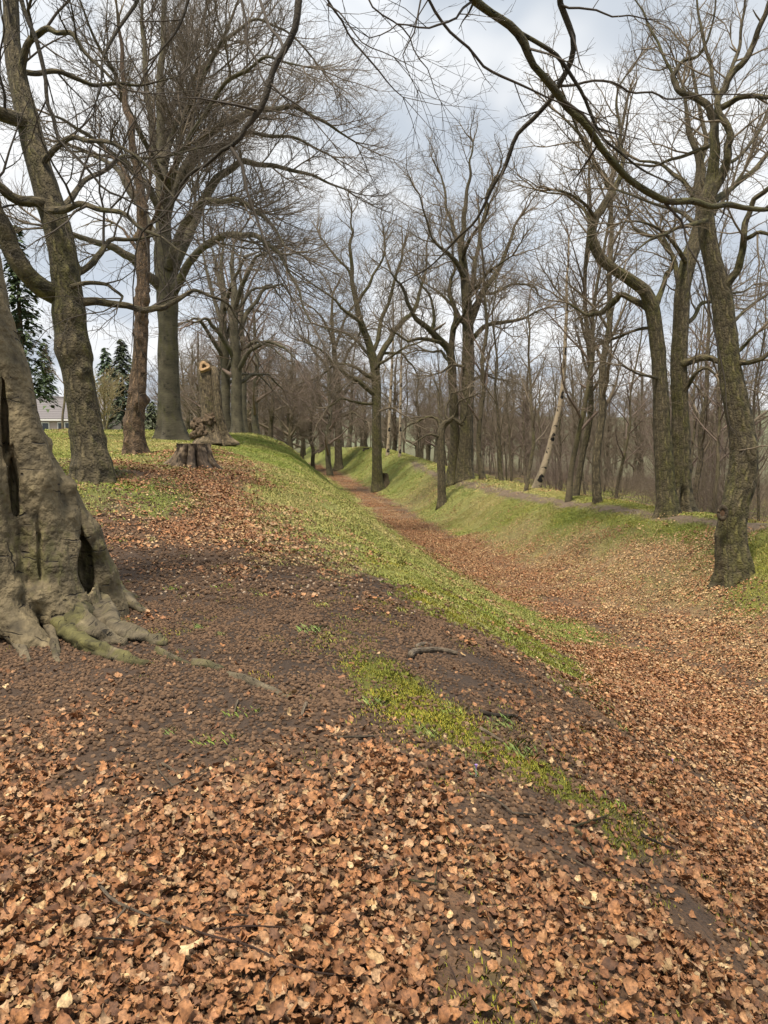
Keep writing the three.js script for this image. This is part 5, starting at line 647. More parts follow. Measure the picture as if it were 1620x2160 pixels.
/* ---------- wood and park trees in the background: a few builds, many individuals ---------- */
function proto(o) {
  const rng = mulberry(o.seed), H = o.H, tp = [], trd = []; let x = 0, z = 0; const n = 9;
  for (let i = 0; i <= n; i++) { const f = i / n; tp.push(V(x, f * H * o.trunkTo - (i ? 0 : 0.4), z)); trd.push(o.r * (1 - 0.8 * f) + 0.012); x += (rng() - 0.5) * o.wander + (o.lean ?? 0) * H / n; z += (rng() - 0.5) * o.wander; }
  const s = spline(tp, trd, H / 26), sp = { ...SPECIES[o.species], ...(o.sp ?? {}) }; sp.rmin = o.rmin ?? 0.007;
  const bark = BARK[o.bark], G = { bark, trunk: barkTube(s.p, s.r, { ...bark, base: o.base ?? bark.base, base2: o.base2 ?? bark.base2, sides: 10, seed: o.seed, moss: o.moss ?? 0.3, flare: 0.4, flareN: 4, sunk: 0.4 }), twig: o.twig ?? M.twigOak };
  const B = new Buf();
  for (let k = 0; k < (o.limbs ?? 0); k++) {
    const f = lerp(o.from, 0.9, (k + rng() * 0.7) / o.limbs), i = Math.floor(f * (s.p.length - 1)), a = k * 2.4 + rng(), q = s.p[i], L = o.limbLen * (1.2 - 0.7 * f) * (0.7 + 0.6 * rng()), up = o.limbUp ?? 0.6;
    const pts = [q.clone()], rr = [s.r[i] * 0.62]; const d = V(Math.cos(a), up * (0.6 + 0.8 * rng()), Math.sin(a)).normalize();
    for (let j = 1; j <= 5; j++) { d.x += (rng() - 0.5) * o.crook; d.y += (rng() - 0.5) * o.crook + (o.arch ?? 0.05); d.z += (rng() - 0.5) * o.crook; d.normalize(); pts.push(pts[j - 1].clone().addScaledVector(d, L / 5)); rr.push(lerp(rr[0], 0.014, j / 5)); }
    const l = spline(pts, rr, L / 9), fl = []; l.p.forEach(v => fl.push(v.x, v.y, v.z)); B.tube(fl, l.r, 5); furnish(B, l, sp, rng, { from: 0.15, len: o.len, dens: o.dens ?? 1, tips: 2 });
  }
  furnish(B, s, sp, rng, { from: o.from, len: o.len * 0.8, dens: (o.dens ?? 1) * 0.8, tips: 3 });
  G.crown = B.geo(); G.h = H; return G;
}
function plant(G, name, label, group, x, z, scale, turn, category = 'tree') {
  const o = thing(name, label, category, V(x, ground(x, z), z), group); o.rotation.y = turn; o.scale.setScalar(scale);
  part('trunk', G.trunk, G.bark.mat, o); part('crown', G.crown, G.twig, o, 'stuff'); return o;
}
const slender = [1, 2, 3, 4, 5].map(k => proto({ seed: 100 + k, H: 11 + k, trunkTo: 0.9, r: 0.065 + 0.016 * k, wander: 0.42, lean: (k % 3 - 1) * 0.03, bark: k % 2 ? 'oak' : 'beech', species: 'beech', from: 0.25, limbs: 13, limbLen: 2.8, limbUp: 1.2, crook: 0.32, len: 1.4, dens: 1.2, moss: 0.35, rmin: 0.0065, twig: k % 2 ? M.twigOak : M.twigRed, base: [0.22, 0.185, 0.11], base2: [0.26, 0.22, 0.14] }));
const broad = [1, 2, 3].map(k => proto({ seed: 200 + k, H: 14 + k, trunkTo: 0.86, r: 0.30 + 0.03 * k, wander: 0.5, bark: k === 2 ? 'beech' : 'oak', species: k === 2 ? 'droop' : 'oak', from: 0.22, limbs: 16, limbLen: 5.4, limbUp: 0.75, crook: 0.4, len: 2.5, dens: 1.25, moss: 0.35, rmin: 0.009, twig: k === 2 ? M.twigRed : M.twigOak }));
const thicketG = [1, 2, 3].map(k => { const B = new Buf(), g = mulberry(300 + k), sp = { ...SPECIES.oak, dens: [3, 3.5, 4], rmin: 0.005, max: 3, crook: [0, 0.22, 0.3, 0.3], up: [0, 0.03, 0.03, 0.03] }; for (let i = 0; i < 16; i++) { const a = g() * 6.28, r = g() * 0.9; grow(B, Math.cos(a) * r, -0.15, Math.sin(a) * r, Math.cos(a) * 0.5 * g(), 1, Math.sin(a) * 0.5 * g(), 1.6 + 2.4 * g(), 0.014, 1, sp, g); } return B.geo(); });
const place = (s, t) => { const b = s > 55 ? -0.0011 * (Math.min(s, 130) - 55) ** 2 : 0, q = t + b; return [DIR.x * s - DIR.z * q, DIR.z * s + DIR.x * q]; };
{
  const g = mulberry(909);
  // slender trees of the wood beyond the far bank
  const spots = []; let guard = 0;
  while (spots.length < 78 && guard++ < 9000) { const s = 17 + 95 * Math.pow(g(), 1.15), t = 14.2 + g() * Math.max(3, Math.min(30, 0.62 * s)); const [x, z] = place(s, t); const px = 810 + x / -z * FPX; if (px > 1760 || px < 780) continue; if (px > 1360 && px < 1480 && s < 30) continue; if (spots.some(q => Math.hypot(q[0] - x, q[1] - z) < 1.25)) continue; spots.push([x, z]); }
  spots.forEach(([x, z], i) => plant(slender[i % 5], 'slender_tree', 'slender bare tree in the crowded wood beyond the dirt path', 'slender trees of the wood beyond the far bank', x, z, 0.58 + 0.42 * g(), g() * 6.28));
  // trunks the photo shows singly at the edge of the wood
  for (const [px, Z, k, sc, turn, lab] of [[1198, 31, 1, 1.1, 0.3, 'slim upright tree at the wood edge right of the leaning birch'], [1212, 32.5, 2, 1.15, 2, 'slim forked tree close behind the upright one at the wood edge'], [1262, 29, 4, 1.05, 1, 'slim dark tree alone at the wood edge left of the swan neck oak'], [1020, 47, 3, 1.2, 4, 'slim tree just right of the twin trunks by the path'], [1060, 44, 0, 1.1, 5, 'slim tree with a curved stem left of the leaning birch']]) { const p = at(px, 1050, Z); plant(slender[k], 'slender_tree', lab, undefined, p.x, p.z, sc, turn); }
  const bx = at(1108, 1035, 37); const lean = plant(slender[2], 'slender_tree', 'dark leaning tree stem close beside the white leaning birch', undefined, bx.x, bx.z, 0.8, 1.2); lean.rotation.z = -0.3;
  // thickets
  for (let i = 0, n = 0; i < 900 && n < 50; i++) { const s = 19 + 80 * g(), t = 15.5 + g() * Math.max(4, 0.62 * s); const [x, z] = place(s, t), px = 810 + x / -z * FPX; if (px > 1740 || px < 820) continue; n++; const m = shade(new THREE.Mesh(thicketG[n % 3], [M.twigOak, M.twigRed, M.twigOak][n % 3])); m.name = numbered('thicket_bush'); m.position.set(x, ground(x, z), z); m.rotation.y = g() * 6.28; m.scale.setScalar(0.6 + 0.55 * g()); tag(m, 'bare twiggy bush on the floor of the wood beyond the path', 'bush', 'bare bushes in the wood'); scene.add(m); }
  // broad trees along the earthwork further off
  for (const [px, Z, k, sc, turn, lab] of [[660, 92, 0, .8, 1, 'dark tree on the ditch side far along the right bank'], [617, 88, 2, .85, 2, 'dark tree at the far end of the ditch, close to the left bank'], [604, 99, 1, .8, 3, 'thin dark tree past the far end of the ditch'], [637, 104, 2, .85, 4, 'pale tree at the far end of the ditch between two dark ones'], [697, 84, 1, .9, 5, 'pale trunk right behind the short tree with drooping twigs']]) { const p = at(px, 950, Z); plant(broad[k], 'bank_tree', lab, undefined, p.x, p.z, sc, turn); }
  const far = 'bare broad tree in the rows beyond the far end of the ditch', fg = 'broad trees beyond the far end of the ditch';
  for (const [px, Z, k, sc] of [[545, 72, 1, .95], [570, 95, 0, 1], [530, 100, 2, 1.05], [590, 118, 1, 1], [455, 80, 1, .95], [420, 95, 0, .95], [640, 125, 0, 1], [680, 118, 2, 1], [735, 110, 1, 1], [770, 122, 0, 1], [830, 112, 2, .95], [880, 105, 0, .9], [400, 120, 2, 1], [350, 110, 1, .8], [920, 120, 1, .95], [610, 140, 2, 1.1], [700, 140, 0, 1.1], [560, 135, 0, 1.1], [960, 98, 2, .9], [1010, 105, 0, .9], [500, 125, 1, 1.1]]) { const p = at(px, 930, Z); plant(broad[k], 'broad_tree', far, fg, p.x, p.z, sc, g() * 6.28); }
  // one mass of far woodland
  const N = 120, far1 = [broad[0], broad[2], slender[4]];
  const holder = new THREE.Group(); holder.name = numbered('far_woodland'); holder.userData = { kind: 'stuff', label: 'brown mass of distant bare woodland beyond the wood', category: 'woodland' }; scene.add(holder);
  far1.forEach((G, k) => { const mats = []; for (let i = 0; i < N / 3; i++) { let x, z; if (i % 5 < 3) { const s = 80 + 190 * g(), t = 30 + g() * (0.45 * s); [x, z] = place(s, t); } else { const s = 135 + 130 * g(), t = -70 * g() + 40; [x, z] = place(s, t); if (810 + x / -z * FPX < 330) continue; } mats.push(new THREE.Matrix4().compose(V(x, ground(x, z), z), new THREE.Quaternion().setFromAxisAngle(V(0, 1, 0), g() * 6.28), V(1, 1, 1).multiplyScalar(0.75 + 0.45 * g()))); }
    for (const [geo, mat, nm] of [[G.trunk, G.bark.mat, 'trunks'], [G.crown, G.twig, 'crowns']]) { const I = shade(new THREE.InstancedMesh(geo, mat, mats.length)); mats.forEach((m, i) => I.setMatrixAt(i, m)); I.name = nm; I.userData.kind = 'stuff'; holder.add(I); } });
}
/* ---------- conifers, pale tree and house on the left ---------- */
function conifer(seed, H, R, dense, tone) {
  const g = mulberry(seed), pos = [], nor = [], col = [];
  for (let y = H * 0.2; y < H; y += H / dense) { const rr = R * Math.pow(1 - y / H, 0.75) + 0.12, nb = Math.max(5, Math.round(9 * rr / R) + 4); for (let b = 0; b < nb; b++) { const a = g() * 6.283, L = rr * (0.65 + 0.5 * g()), dr = -0.25 - 0.3 * g(); for (let k = 0; k < 12; k++) { const f = 0.15 + 0.85 * g(), cx = Math.cos(a) * L * f, cz = Math.sin(a) * L * f, cy = y + dr * L * f * f + (g() - 0.5) * 0.16; const sz = (0.16 + 0.2 * g()) * (R / 2), q = a + (g() - 0.5) * 2.2, ex = Math.cos(q) * sz, ez = Math.sin(q) * sz, ey = -sz * (0.2 + 0.5 * g()); const wx = -Math.sin(q) * sz * 0.32, wz = Math.cos(q) * sz * 0.32; pos.push(cx + wx, cy, cz + wz, cx - wx, cy, cz - wz, cx + ex, cy + ey, cz + ez); const t = 0.6 + 0.8 * g(); for (let v = 0; v < 3; v++) { col.push(tone[0] * t, tone[1] * t, tone[2] * t); } } } }
  const G = new THREE.BufferGeometry(); G.setAttribute('position', new THREE.Float32BufferAttribute(pos, 3)); G.setAttribute('color', new THREE.Float32BufferAttribute(col, 3)); G.computeVertexNormals(); TRIS += pos.length / 9; return G;
}
for (const [px, Z, H, R, seed, tone, lab] of [[52, 50, 13.2, 2.5, 1, [0.06, 0.092, 0.036], 'tall dark green conifer behind the giant beech and oak'], [262, 72, 9.2, 2.6, 2, [0.066, 0.086, 0.048], 'dark conifer beside the pale twiggy tree near the knobbly tree'], [228, 80, 9.6, 2.4, 3, [0.075, 0.12, 0.06], 'blue green conifer rising behind the pale twiggy tree'], [322, 84, 4.4, 2.2, 4, [0.09, 0.11, 0.055], 'small bushy pine on the horizon between knobbly tree and beech'], [100, 86, 11.0, 2.6, 5, [0.08, 0.11, 0.045], 'smaller green conifer above the grey house roof']]) {
  const p = at(px, 915, Z); p.y = ground(p.x, p.z); const t = thing('conifer', lab, 'tree', p);
  const s = spline([V(0, -.3, 0), V(0, H * 0.4, 0), V(0, H * 0.95, 0)], [H * 0.022, H * 0.015, 0.02], H / 12); part('trunk', barkTube(s.p, s.r, { ...BARK.oak, sides: 9, seed, moss: 0 }), M.oak, t); part('crown', conifer(seed + 40, H, R, seed === 4 ? 26 : 52, tone), M.needle, t, 'stuff');
}
{ const pale = proto({ seed: 410, H: 5.6, trunkTo: 0.7, r: 0.1, wander: 0.15, bark: 'beech', species: 'beech', from: 0.22, limbs: 16, limbLen: 2.3, limbUp: 1.5, crook: 0.2, len: 1.1, dens: 2, rmin: 0.012, twig: M.twigPale, base: [0.3, 0.26, 0.16], base2: [0.36, 0.31, 0.2] });
  const p = at(222, 915, 58); plant(pale, 'pale_tree', 'small pale straw coloured twiggy tree on the park lawn', undefined, p.x, p.z, 1, 0);
  const q = at(133, 915, 48); plant(slender[1], 'park_tree', 'bare park tree standing in front of the grey roofed house', undefined, q.x, q.z, 0.75, 2); }
{ // bungalow
  const p = at(128, 915, 74); p.y = ground(p.x, p.z) - 0.1; const t = thing('house', 'small house with pinkish walls and grey tiled roof beyond the lawn', 'house', p); t.rotation.y = 0.12;
  const wall = std({ color: new THREE.Color().setRGB(0.5, 0.42, 0.40), bumpMap: soilHeight, bumpScale: 0.01 }), white = std({ color: new THREE.Color().setRGB(0.8, 0.8, 0.78) }), roofM = std({ color: new THREE.Color().setRGB(0.17, 0.16, 0.165) }), glass = std({ color: new THREE.Color().setRGB(0.04, 0.05, 0.06), roughness: 0.12 });
  const W = 10, D = 7, Hh = Math.max(2.1, EYE + 0.8 - p.y); const sh = new THREE.Shape([new THREE.Vector2(-D / 2, 0), new THREE.Vector2(D / 2, 0), new THREE.Vector2(D / 2, Hh), new THREE.Vector2(0, Hh + 1.9), new THREE.Vector2(-D / 2, Hh)]); const b = new THREE.ExtrudeGeometry(sh, { depth: W, bevelEnabled: false }); b.translate(0, 0, -W / 2); b.rotateY(Math.PI / 2); part('wall', b, wall, t);
  for (const s of [1, -1]) for (let r = 0; r < 12; r++) { const f = (r + 0.5) / 12, g = new THREE.BoxGeometry(W + 0.8, 0.05, 0.40); g.rotateX(s * (Math.atan2(1.9, D / 2) - 0.05)); const zc = s * (D / 2 + 0.3) * (1 - f); g.translate(0, Hh + 1.98 - (1.9 / (D / 2)) * Math.abs(zc) + 0.03, zc); part('tile_course', g, roofM, t); }
  const rc = new THREE.CylinderGeometry(0.12, 0.12, W + 0.8, 10); rc.rotateZ(Math.PI / 2); rc.translate(0, Hh + 2.05, 0); part('ridge', rc, roofM, t);
  for (const x of [-3.4, -0.6, 1.4, 3.6]) { const w = part('window', new THREE.BoxGeometry(1.3, 1.2, 0.08), white, t); w.position.set(x, Hh - 0.95, D / 2 + 0.045); for (const dx of [-0.31, 0.31]) { const q = part('pane', new THREE.BoxGeometry(0.52, 1.0, 0.02), glass, w); q.position.set(dx, 0, 0.05); } }
  const fb = part('fascia', new THREE.BoxGeometry(W + 0.8, 0.14, 0.05), white, t); fb.position.set(0, Hh - 0.16, D / 2 + 0.36);
}

/* ---------- leaves ---------- */
function leafGeo(seed, kind) {                           // about 7 cm, lying in xz, curled; kind: beech, oak, broad
  const g = mulberry(seed), n = kind === 'oak' ? 12 : 8, pos = [], uv = [], idx = [], L = 1, fold = (g() - 0.35) * 1.5, bend = (g() - 0.3) * 2.2, tw = (g() - 0.5) * 1.6, edge = 0.10 + 0.12 * g(), ph = g() * 6;
  for (let k = 0; k <= n; k++) { const u = k / n; let w = kind === 'beech' ? 0.33 * Math.pow(Math.sin(Math.PI * Math.pow(u, 0.85)), 0.8) : kind === 'broad' ? 0.46 * Math.pow(Math.sin(Math.PI * Math.pow(u, 0.7)), 0.6) * (1 + 0.07 * Math.sin(u * 13 + ph)) : 0.29 * Math.pow(Math.sin(Math.PI * Math.pow(u, 1.2)), 0.55) * (0.72 + 0.36 * Math.cos(u * 29 + ph));
    for (let s = -1; s <= 1; s++) { const cw = w * Math.abs(s) * (1 + 0.12 * Math.sin(k * 2.1 + s * 2 + ph)); const c = Math.cos(fold), sn = Math.sin(fold); let x = s * cw * c, y = Math.abs(s) * cw * sn + Math.abs(s) * edge * Math.sin(u * 7 + ph + s) * 0.5, z = (u - 0.5) * L; const a = (u - 0.5) * tw, X = x * Math.cos(a) - y * Math.sin(a), Y = x * Math.sin(a) + y * Math.cos(a); const t = (u - 0.5) * bend; const zz = bend ? Math.sin(t) / bend : z, yy = bend ? (1 - Math.cos(t)) / bend : 0; pos.push(X, Y + yy, zz * L); uv.push(0.5 + s * 0.5 * Math.min(1, w * 2), u); }
    if (k < n) { const q = k * 3; idx.push(q, q + 1, q + 3, q + 1, q + 4, q + 3, q + 1, q + 2, q + 4, q + 2, q + 5, q + 4); } }
  const G = new THREE.BufferGeometry(); G.setAttribute('position', new THREE.Float32BufferAttribute(pos, 3)); G.setAttribute('uv', new THREE.Float32BufferAttribute(uv, 2)); G.setIndex(idx); G.computeVertexNormals(); G.computeBoundingBox(); return G;
}
const LEAF = [[1, 'beech'], [2, 'beech'], [3, 'broad'], [4, 'beech'], [5, 'oak'], [6, 'broad'], [7, 'beech'], [8, 'oak'], [9, 'beech'], [10, 'broad']].map(([s, k]) => leafGeo(s * 13 + 1, k));
LEAF.forEach(G => colored(G, [1, 1, 1]));
const TONES = [[0.42, 0.205, 0.088], [0.35, 0.162, 0.066], [0.48, 0.255, 0.12], [0.27, 0.125, 0.054], [0.50, 0.285, 0.14], [0.17, 0.085, 0.044], [0.46, 0.225, 0.092], [0.38, 0.19, 0.09], [0.50, 0.34, 0.20], [0.31, 0.15, 0.068]];
const STRAW = [[0.58, 0.40, 0.20], [0.50, 0.325, 0.15], [0.66, 0.50, 0.28], [0.43, 0.26, 0.12], [0.60, 0.43, 0.22]];
const toneOf = (g, T) => { const c = g() < T ? STRAW[Math.floor(g() * 5)] : TONES[Math.floor(g() * TONES.length)], k = 0.6 + 0.5 * g(); return [c[0] * k, c[1] * k * 0.985, c[2] * k]; };
function leafClump(seed, n, R, size, tilt, T) {
  const g = mulberry(seed), parts = [], m = new THREE.Matrix4(), e = new THREE.Euler();
  for (let i = 0; i < n; i++) { const G = LEAF[Math.floor(g() * 10)].clone(), r = R * Math.sqrt(g()), a = g() * 6.283, s = size * (0.65 + 0.65 * g()); e.set((g() - 0.5) * 2 * tilt, g() * 6.283, (g() - 0.5) * 2 * tilt); m.compose(V(Math.cos(a) * r, 0.006 + 0.022 * g(), Math.sin(a) * r), new THREE.Quaternion().setFromEuler(e), V(s, s, s)); G.applyMatrix4(m); colored(G, toneOf(g, T)); parts.push(G); }
  return mergeGeometries(parts);
}
function bladeTuft(seed, n, R, h, w, lay) {              // grass or moss: thin blades, white vertex colours with variation
  const g = mulberry(seed), pos = [], col = [], nor = [];
  for (let i = 0; i < n; i++) { const r = R * Math.sqrt(g()), a = g() * 6.283, x = Math.cos(a) * r, z = Math.sin(a) * r, H = h * (0.5 + 0.8 * g()), b = g() * 6.283, lx = Math.cos(b) * H * lay * (0.4 + g()), lz = Math.sin(b) * H * lay * (0.4 + g()), wx = Math.sin(b + 1) * w, wz = Math.cos(b + 1) * w, t = 0.65 + 0.7 * g(), y = g() < 0.18 ? 1 : 0; const c = [t * (1 + 0.55 * y), t * (1 + 0.12 * y), t * (1 + 0.5 * y)];
    pos.push(x - wx, -0.006, z - wz, x + wx, -0.006, z + wz, x + lx * 0.45 + wx * 0.6, H * 0.62, z + lz * 0.45 + wz * 0.6, x - wx, -0.006, z - wz, x + lx * 0.45 + wx * 0.6, H * 0.62, z + lz * 0.45 + wz * 0.6, x + lx, H, z + lz); for (let k = 0; k < 6; k++) { col.push(...c); nor.push(lx / H * 0.3, 1, lz / H * 0.3); } }
  const G = new THREE.BufferGeometry(); G.setAttribute('position', new THREE.Float32BufferAttribute(pos, 3)); G.setAttribute('normal', new THREE.Float32BufferAttribute(nor, 3)); G.setAttribute('color', new THREE.Float32BufferAttribute(col, 3)); return G;
}
function huskClump(seed, n, R, size) {
  const g = mulberry(seed), parts = [];
  for (let i = 0; i < n; i++) { const G = new THREE.IcosahedronGeometry(1, 0), q = G.attributes.position, r = R * Math.sqrt(g()), a = g() * 6.283, s = size * (0.45 + 0.9 * g()), el = g() < 0.2 ? 1.7 : 1; const sc = [s * el, s * (0.6 + 0.5 * g()), s * 0.9], ro = g() * 6.283, cx = Math.cos(a) * r, cz = Math.sin(a) * r, y = s * 0.25; for (let k = 0; k < q.count; k++) { const X = q.getX(k) * sc[0], Z = q.getZ(k) * sc[2]; q.setXYZ(k, cx + X * Math.cos(ro) - Z * Math.sin(ro), y + q.getY(k) * sc[1], cz + X * Math.sin(ro) + Z * Math.cos(ro)); } G.deleteAttribute('uv'); G.computeVertexNormals(); const t = g(); colored(G, t < 0.015 ? [0.36, 0.28, 0.2] : mixc([0.05, 0.030, 0.018], [0.17, 0.103, 0.058], g())); parts.push(G); }
  return mergeGeometries(parts);
}
class Scatter {
  constructor(name, label, category) { this.sets = new Map(); this.h = new THREE.Group(); this.h.name = numbered(name); this.h.userData = { kind: 'stuff', label, category }; scene.add(this.h); }
  add(geo, mat, nm, m, c) { let s = this.sets.get(geo); if (!s) this.sets.set(geo, s = { mat, nm, m: [], c: [] }); s.m.push(m); s.c.push(c); }
  done() { let n = 0; const C = new THREE.Color(); for (const [geo, s] of this.sets) { const I = shade(new THREE.InstancedMesh(geo, s.mat, s.m.length)); s.m.forEach((m, i) => { I.setMatrixAt(i, m); if (s.c[i]) I.setColorAt(i, C.setRGB(...s.c[i])); }); I.name = s.nm; I.userData.kind = 'stuff'; this.h.add(I); n += s.m.length; } }
}
const UP = V(0, 1, 0);
function pose(x, z, lift, turn, scale, tiltX = 0, tiltZ = 0, squash = 1) { const n = groundNormal(x, z), q = new THREE.Quaternion().setFromUnitVectors(UP, n).multiply(new THREE.Quaternion().setFromEuler(new THREE.Euler(tiltX, turn, tiltZ, 'YXZ'))); return new THREE.Matrix4().compose(V(x, ground(x, z), z).addScaledVector(n, lift), q, V(scale, scale * squash, scale)); }
function* sow(seed, r0, r1, half, perM2) { const g = mulberry(seed), N = Math.round(perM2 * half * (r1 * r1 - r0 * r0)); for (let i = 0; i < N; i++) { const r = Math.sqrt(lerp(r0 * r0, r1 * r1, g())), a = (g() * 2 - 1) * half; yield [r * Math.sin(a), -r * Math.cos(a), r, g]; } }
const HALF = 0.62, HALFN = 0.85;
{ // leaf litter
  const S = new Scatter('leaf_litter', 'thick brown litter of fallen leaves over ditch and banks', 'leaves'), near = [];
  for (const [x, z, r, g] of sow(1001, 1.0, 6.2, HALFN, 3500)) {
    const c = cover(x, z), T = c.T, q = g(), p = Math.pow(clamp(c.L * 1.1, 0, 1), 2); if (q > p * 0.97 + 0.002) continue;
    const k = Math.floor(g() * 10), s = (k === 4 || k === 7 ? 0.055 : 0.037) * (0.4 + 1.0 * g() * (0.5 + g())), thick = c.L > 0.7 ? 0.05 : 0.012;
    near.push({ x, z, r, k, tone: toneOf(g, T), m: pose(x, z, 0.008 + thick * g() * g() * 1.2, g() * 6.283, s, (g() - 0.5) * 1.7, (g() - 0.5) * 1.7), s });
  }
  near.sort((a, b) => a.r - b.r);
  const inFrame = l => { const v = V().setFromMatrixPosition(l.m).sub(camera.position), c = Math.cos(PITCH), s = Math.sin(PITCH), y = v.y * c - v.z * s, d = -(v.y * s + v.z * c); return d > 0 && Math.abs(v.x / d) < 0.5 && Math.abs(y / d) < 0.665; };
  const mats = TONES.concat(STRAW).map(t => std({ color: new THREE.Color().setRGB(t[0] * 0.84, t[1] * 0.83, t[2] * 0.84), map: leafVein, roughness: 0.75 }));
  const KIND = { beech: ['brown curled oval leaf lying loose on the thick leaf litter', 'curled oval leaves on top of the litter'], broad: ['broad crumpled brown leaf lying loose on the thick leaf litter', 'broad crumpled leaves on top of the litter'], oak: ['lobed oak leaf lying loose on the thick leaf litter', 'lobed oak leaves on top of the litter'] }, kinds = ['beech', 'beech', 'broad', 'beech', 'oak', 'broad', 'beech', 'oak', 'beech', 'broad'];
  let n = 0; const gg = mulberry(77);
  for (const l of near) {
    if (n < 290 && inFrame(l) && gg() < 0.45) { n++; const m = shade(new THREE.Mesh(LEAF[l.k], mats[Math.floor(gg() * (gg() < 0.12 ? 15 : 10))])); m.name = numbered('fallen_leaf'); l.m.decompose(m.position, m.quaternion, m.scale); m.position.addScaledVector(groundNormal(l.x, l.z), 0.022); tag(m, KIND[kinds[l.k]][0], 'leaf', KIND[kinds[l.k]][1]); scene.add(m); }
    else S.add(LEAF[l.k], M.leaf, 'leaves', l.m, l.tone);
  }
  const C1 = [0, 1, 2, 3].map(k => leafClump(50 + k, 38, 0.26, 0.045, 0.6, 0.06)), C1s = [0, 1].map(k => leafClump(60 + k, 30, 0.28, 0.043, 0.5, 0.9));
  const C2 = [0, 1, 2, 3].map(k => leafClump(70 + k, 70, 0.5, 0.05, 0.55, 0.06)), C2s = [0, 1].map(k => leafClump(80 + k, 60, 0.55, 0.047, 0.5, 0.9));
  for (const [r0, r1, dens, A, B] of [[6.2, 15, 44, C1, C1s], [15, 42, 16, C2, C2s], [42, 105, 4.5, C2, C2s]])
    for (const [x, z, r, g] of sow(1100 + r0, r0, r1, HALF, dens)) { const c = cover(x, z), q = g(); if (q > Math.pow(c.L, 1.8 + 0.6 * c.G)) continue; const G = g() < c.T ? B[Math.floor(g() * 2)] : A[Math.floor(g() * 4)], k = 0.85 + 0.3 * g(); S.add(G, M.leaf, 'leaves', pose(x, z, 0.004, g() * 6.283, 0.8 + 0.5 * g()), [k, k, k]); }
  // single leaves strewn over soil, moss and grass
  for (const [r0, r1, dens] of [[6.2, 22, 3.5]]) for (const [x, z, r, g] of sow(1300, r0, r1, HALF, dens)) { const c = cover(x, z); if (g() > 0.10 + c.L * 0.8) continue; const k = Math.floor(g() * 10); S.add(LEAF[k], M.leaf, 'leaves', pose(x, z, 0.012, g() * 6.283, 0.06 * (0.6 + 0.8 * g()), (g() - 0.5), (g() - 0.5)), toneOf(g, 0.4)); }
  S.done();
}
{ // beech mast and crumbs of bark over the bare soil
  const S = new Scatter('beech_mast', 'dark brown carpet of beech husks and crumbs over bare soil', 'mast'), A = [0, 1, 2].map(k => huskClump(20 + k, 22, 0.16, 0.0125)), B = [0, 1].map(k => huskClump(30 + k, 26, 0.3, 0.017));
  for (const [x, z, r, g] of sow(1500, 1.2, 8, HALFN, 62)) { const c = cover(x, z); if (g() > Math.max(c.S * 1.1, 0.4)) continue; S.add(A[Math.floor(g() * 3)], M.husk, 'husks', pose(x, z, 0.001, g() * 6.283, 0.8 + 0.5 * g()), null); }
  for (const [x, z, r, g] of sow(1510, 8, 18, HALF, 26)) { const c = cover(x, z); if (g() > c.S * 1.1) continue; S.add(B[Math.floor(g() * 2)], M.husk, 'husks', pose(x, z, 0.001, g() * 6.283, 0.8 + 0.5 * g()), null); }
  S.done();
}
{ // moss and grass
  const S = new Scatter('grass', 'short green grass and straw on the banks', 'grass'), Q = new Scatter('moss', 'yellow green moss on the crest of the near bank and far slope', 'moss');
  const T1 = [0, 1, 2].map(k => bladeTuft(10 + k, 60, 0.10, 0.024, 0.001, 1.2)), T2 = [0, 1, 2].map(k => bladeTuft(20 + k, 110, 0.24, 0.028, 0.0018, 1.1)), T3 = [0, 1].map(k => bladeTuft(30 + k, 70, 0.55, 0.06, 0.006, 0.9));
  const M1 = [0, 1, 2].map(k => bladeTuft(40 + k, 80, 0.10, 0.014, 0.0013, 0.9)), M2 = [0, 1].map(k => bladeTuft(50 + k, 50, 0.26, 0.025, 0.006, 0.8));
  const hue = (x, z, T, g) => { const n = fbm(x * 0.6, z * 0.6, 21.5, 4) + (g() - 0.5) * 0.35, d = clamp(T * 0.95 + (n - 0.48) * 1.5, 0, 1); return mixc([0.18, 0.26, 0.034], [0.42, 0.385, 0.14], d); };
  for (const [r0, r1, dens, A] of [[4, 13, 80, T1], [13, 40, 34, T2], [40, 100, 7, T3]]) for (const [x, z, r, g] of sow(1600 + r0, r0, r1, HALF, dens)) { const c = cover(x, z); if (g() > Math.pow(c.G, 1.2) * (0.55 + 0.9 * noise3(x * 1.4, z * 1.4, 9.5))) continue; S.add(A[Math.floor(g() * A.length)], M.blade, 'blades', pose(x, z, 0, g() * 6.283, 0.7 + 0.7 * g()), hue(x, z, c.T, g)); }
  for (const [r0, r1, dens, A] of [[1.5, 12, 240, M1], [12, 34, 26, M2]]) for (const [x, z, r, g] of sow(1700 + r0, r0, r1, HALF, dens)) { const c = cover(x, z); if (g() > Math.pow(c.M, 1.4) * (0.4 + 1.1 * noise3(x * 3, z * 3, 4.5))) continue; Q.add(A[Math.floor(g() * A.length)], M.blade, 'moss_shoots', pose(x, z, 0, g() * 6.283, 0.7 + 0.7 * g()), mixc([0.14, 0.165, 0.015], [0.32, 0.305, 0.025], clamp(fbm(x * 2, z * 2, 31, 3) * 1.6 - 0.3 + (g() - 0.5) * 0.3, 0, 1))); }
  S.done(); Q.done();
}
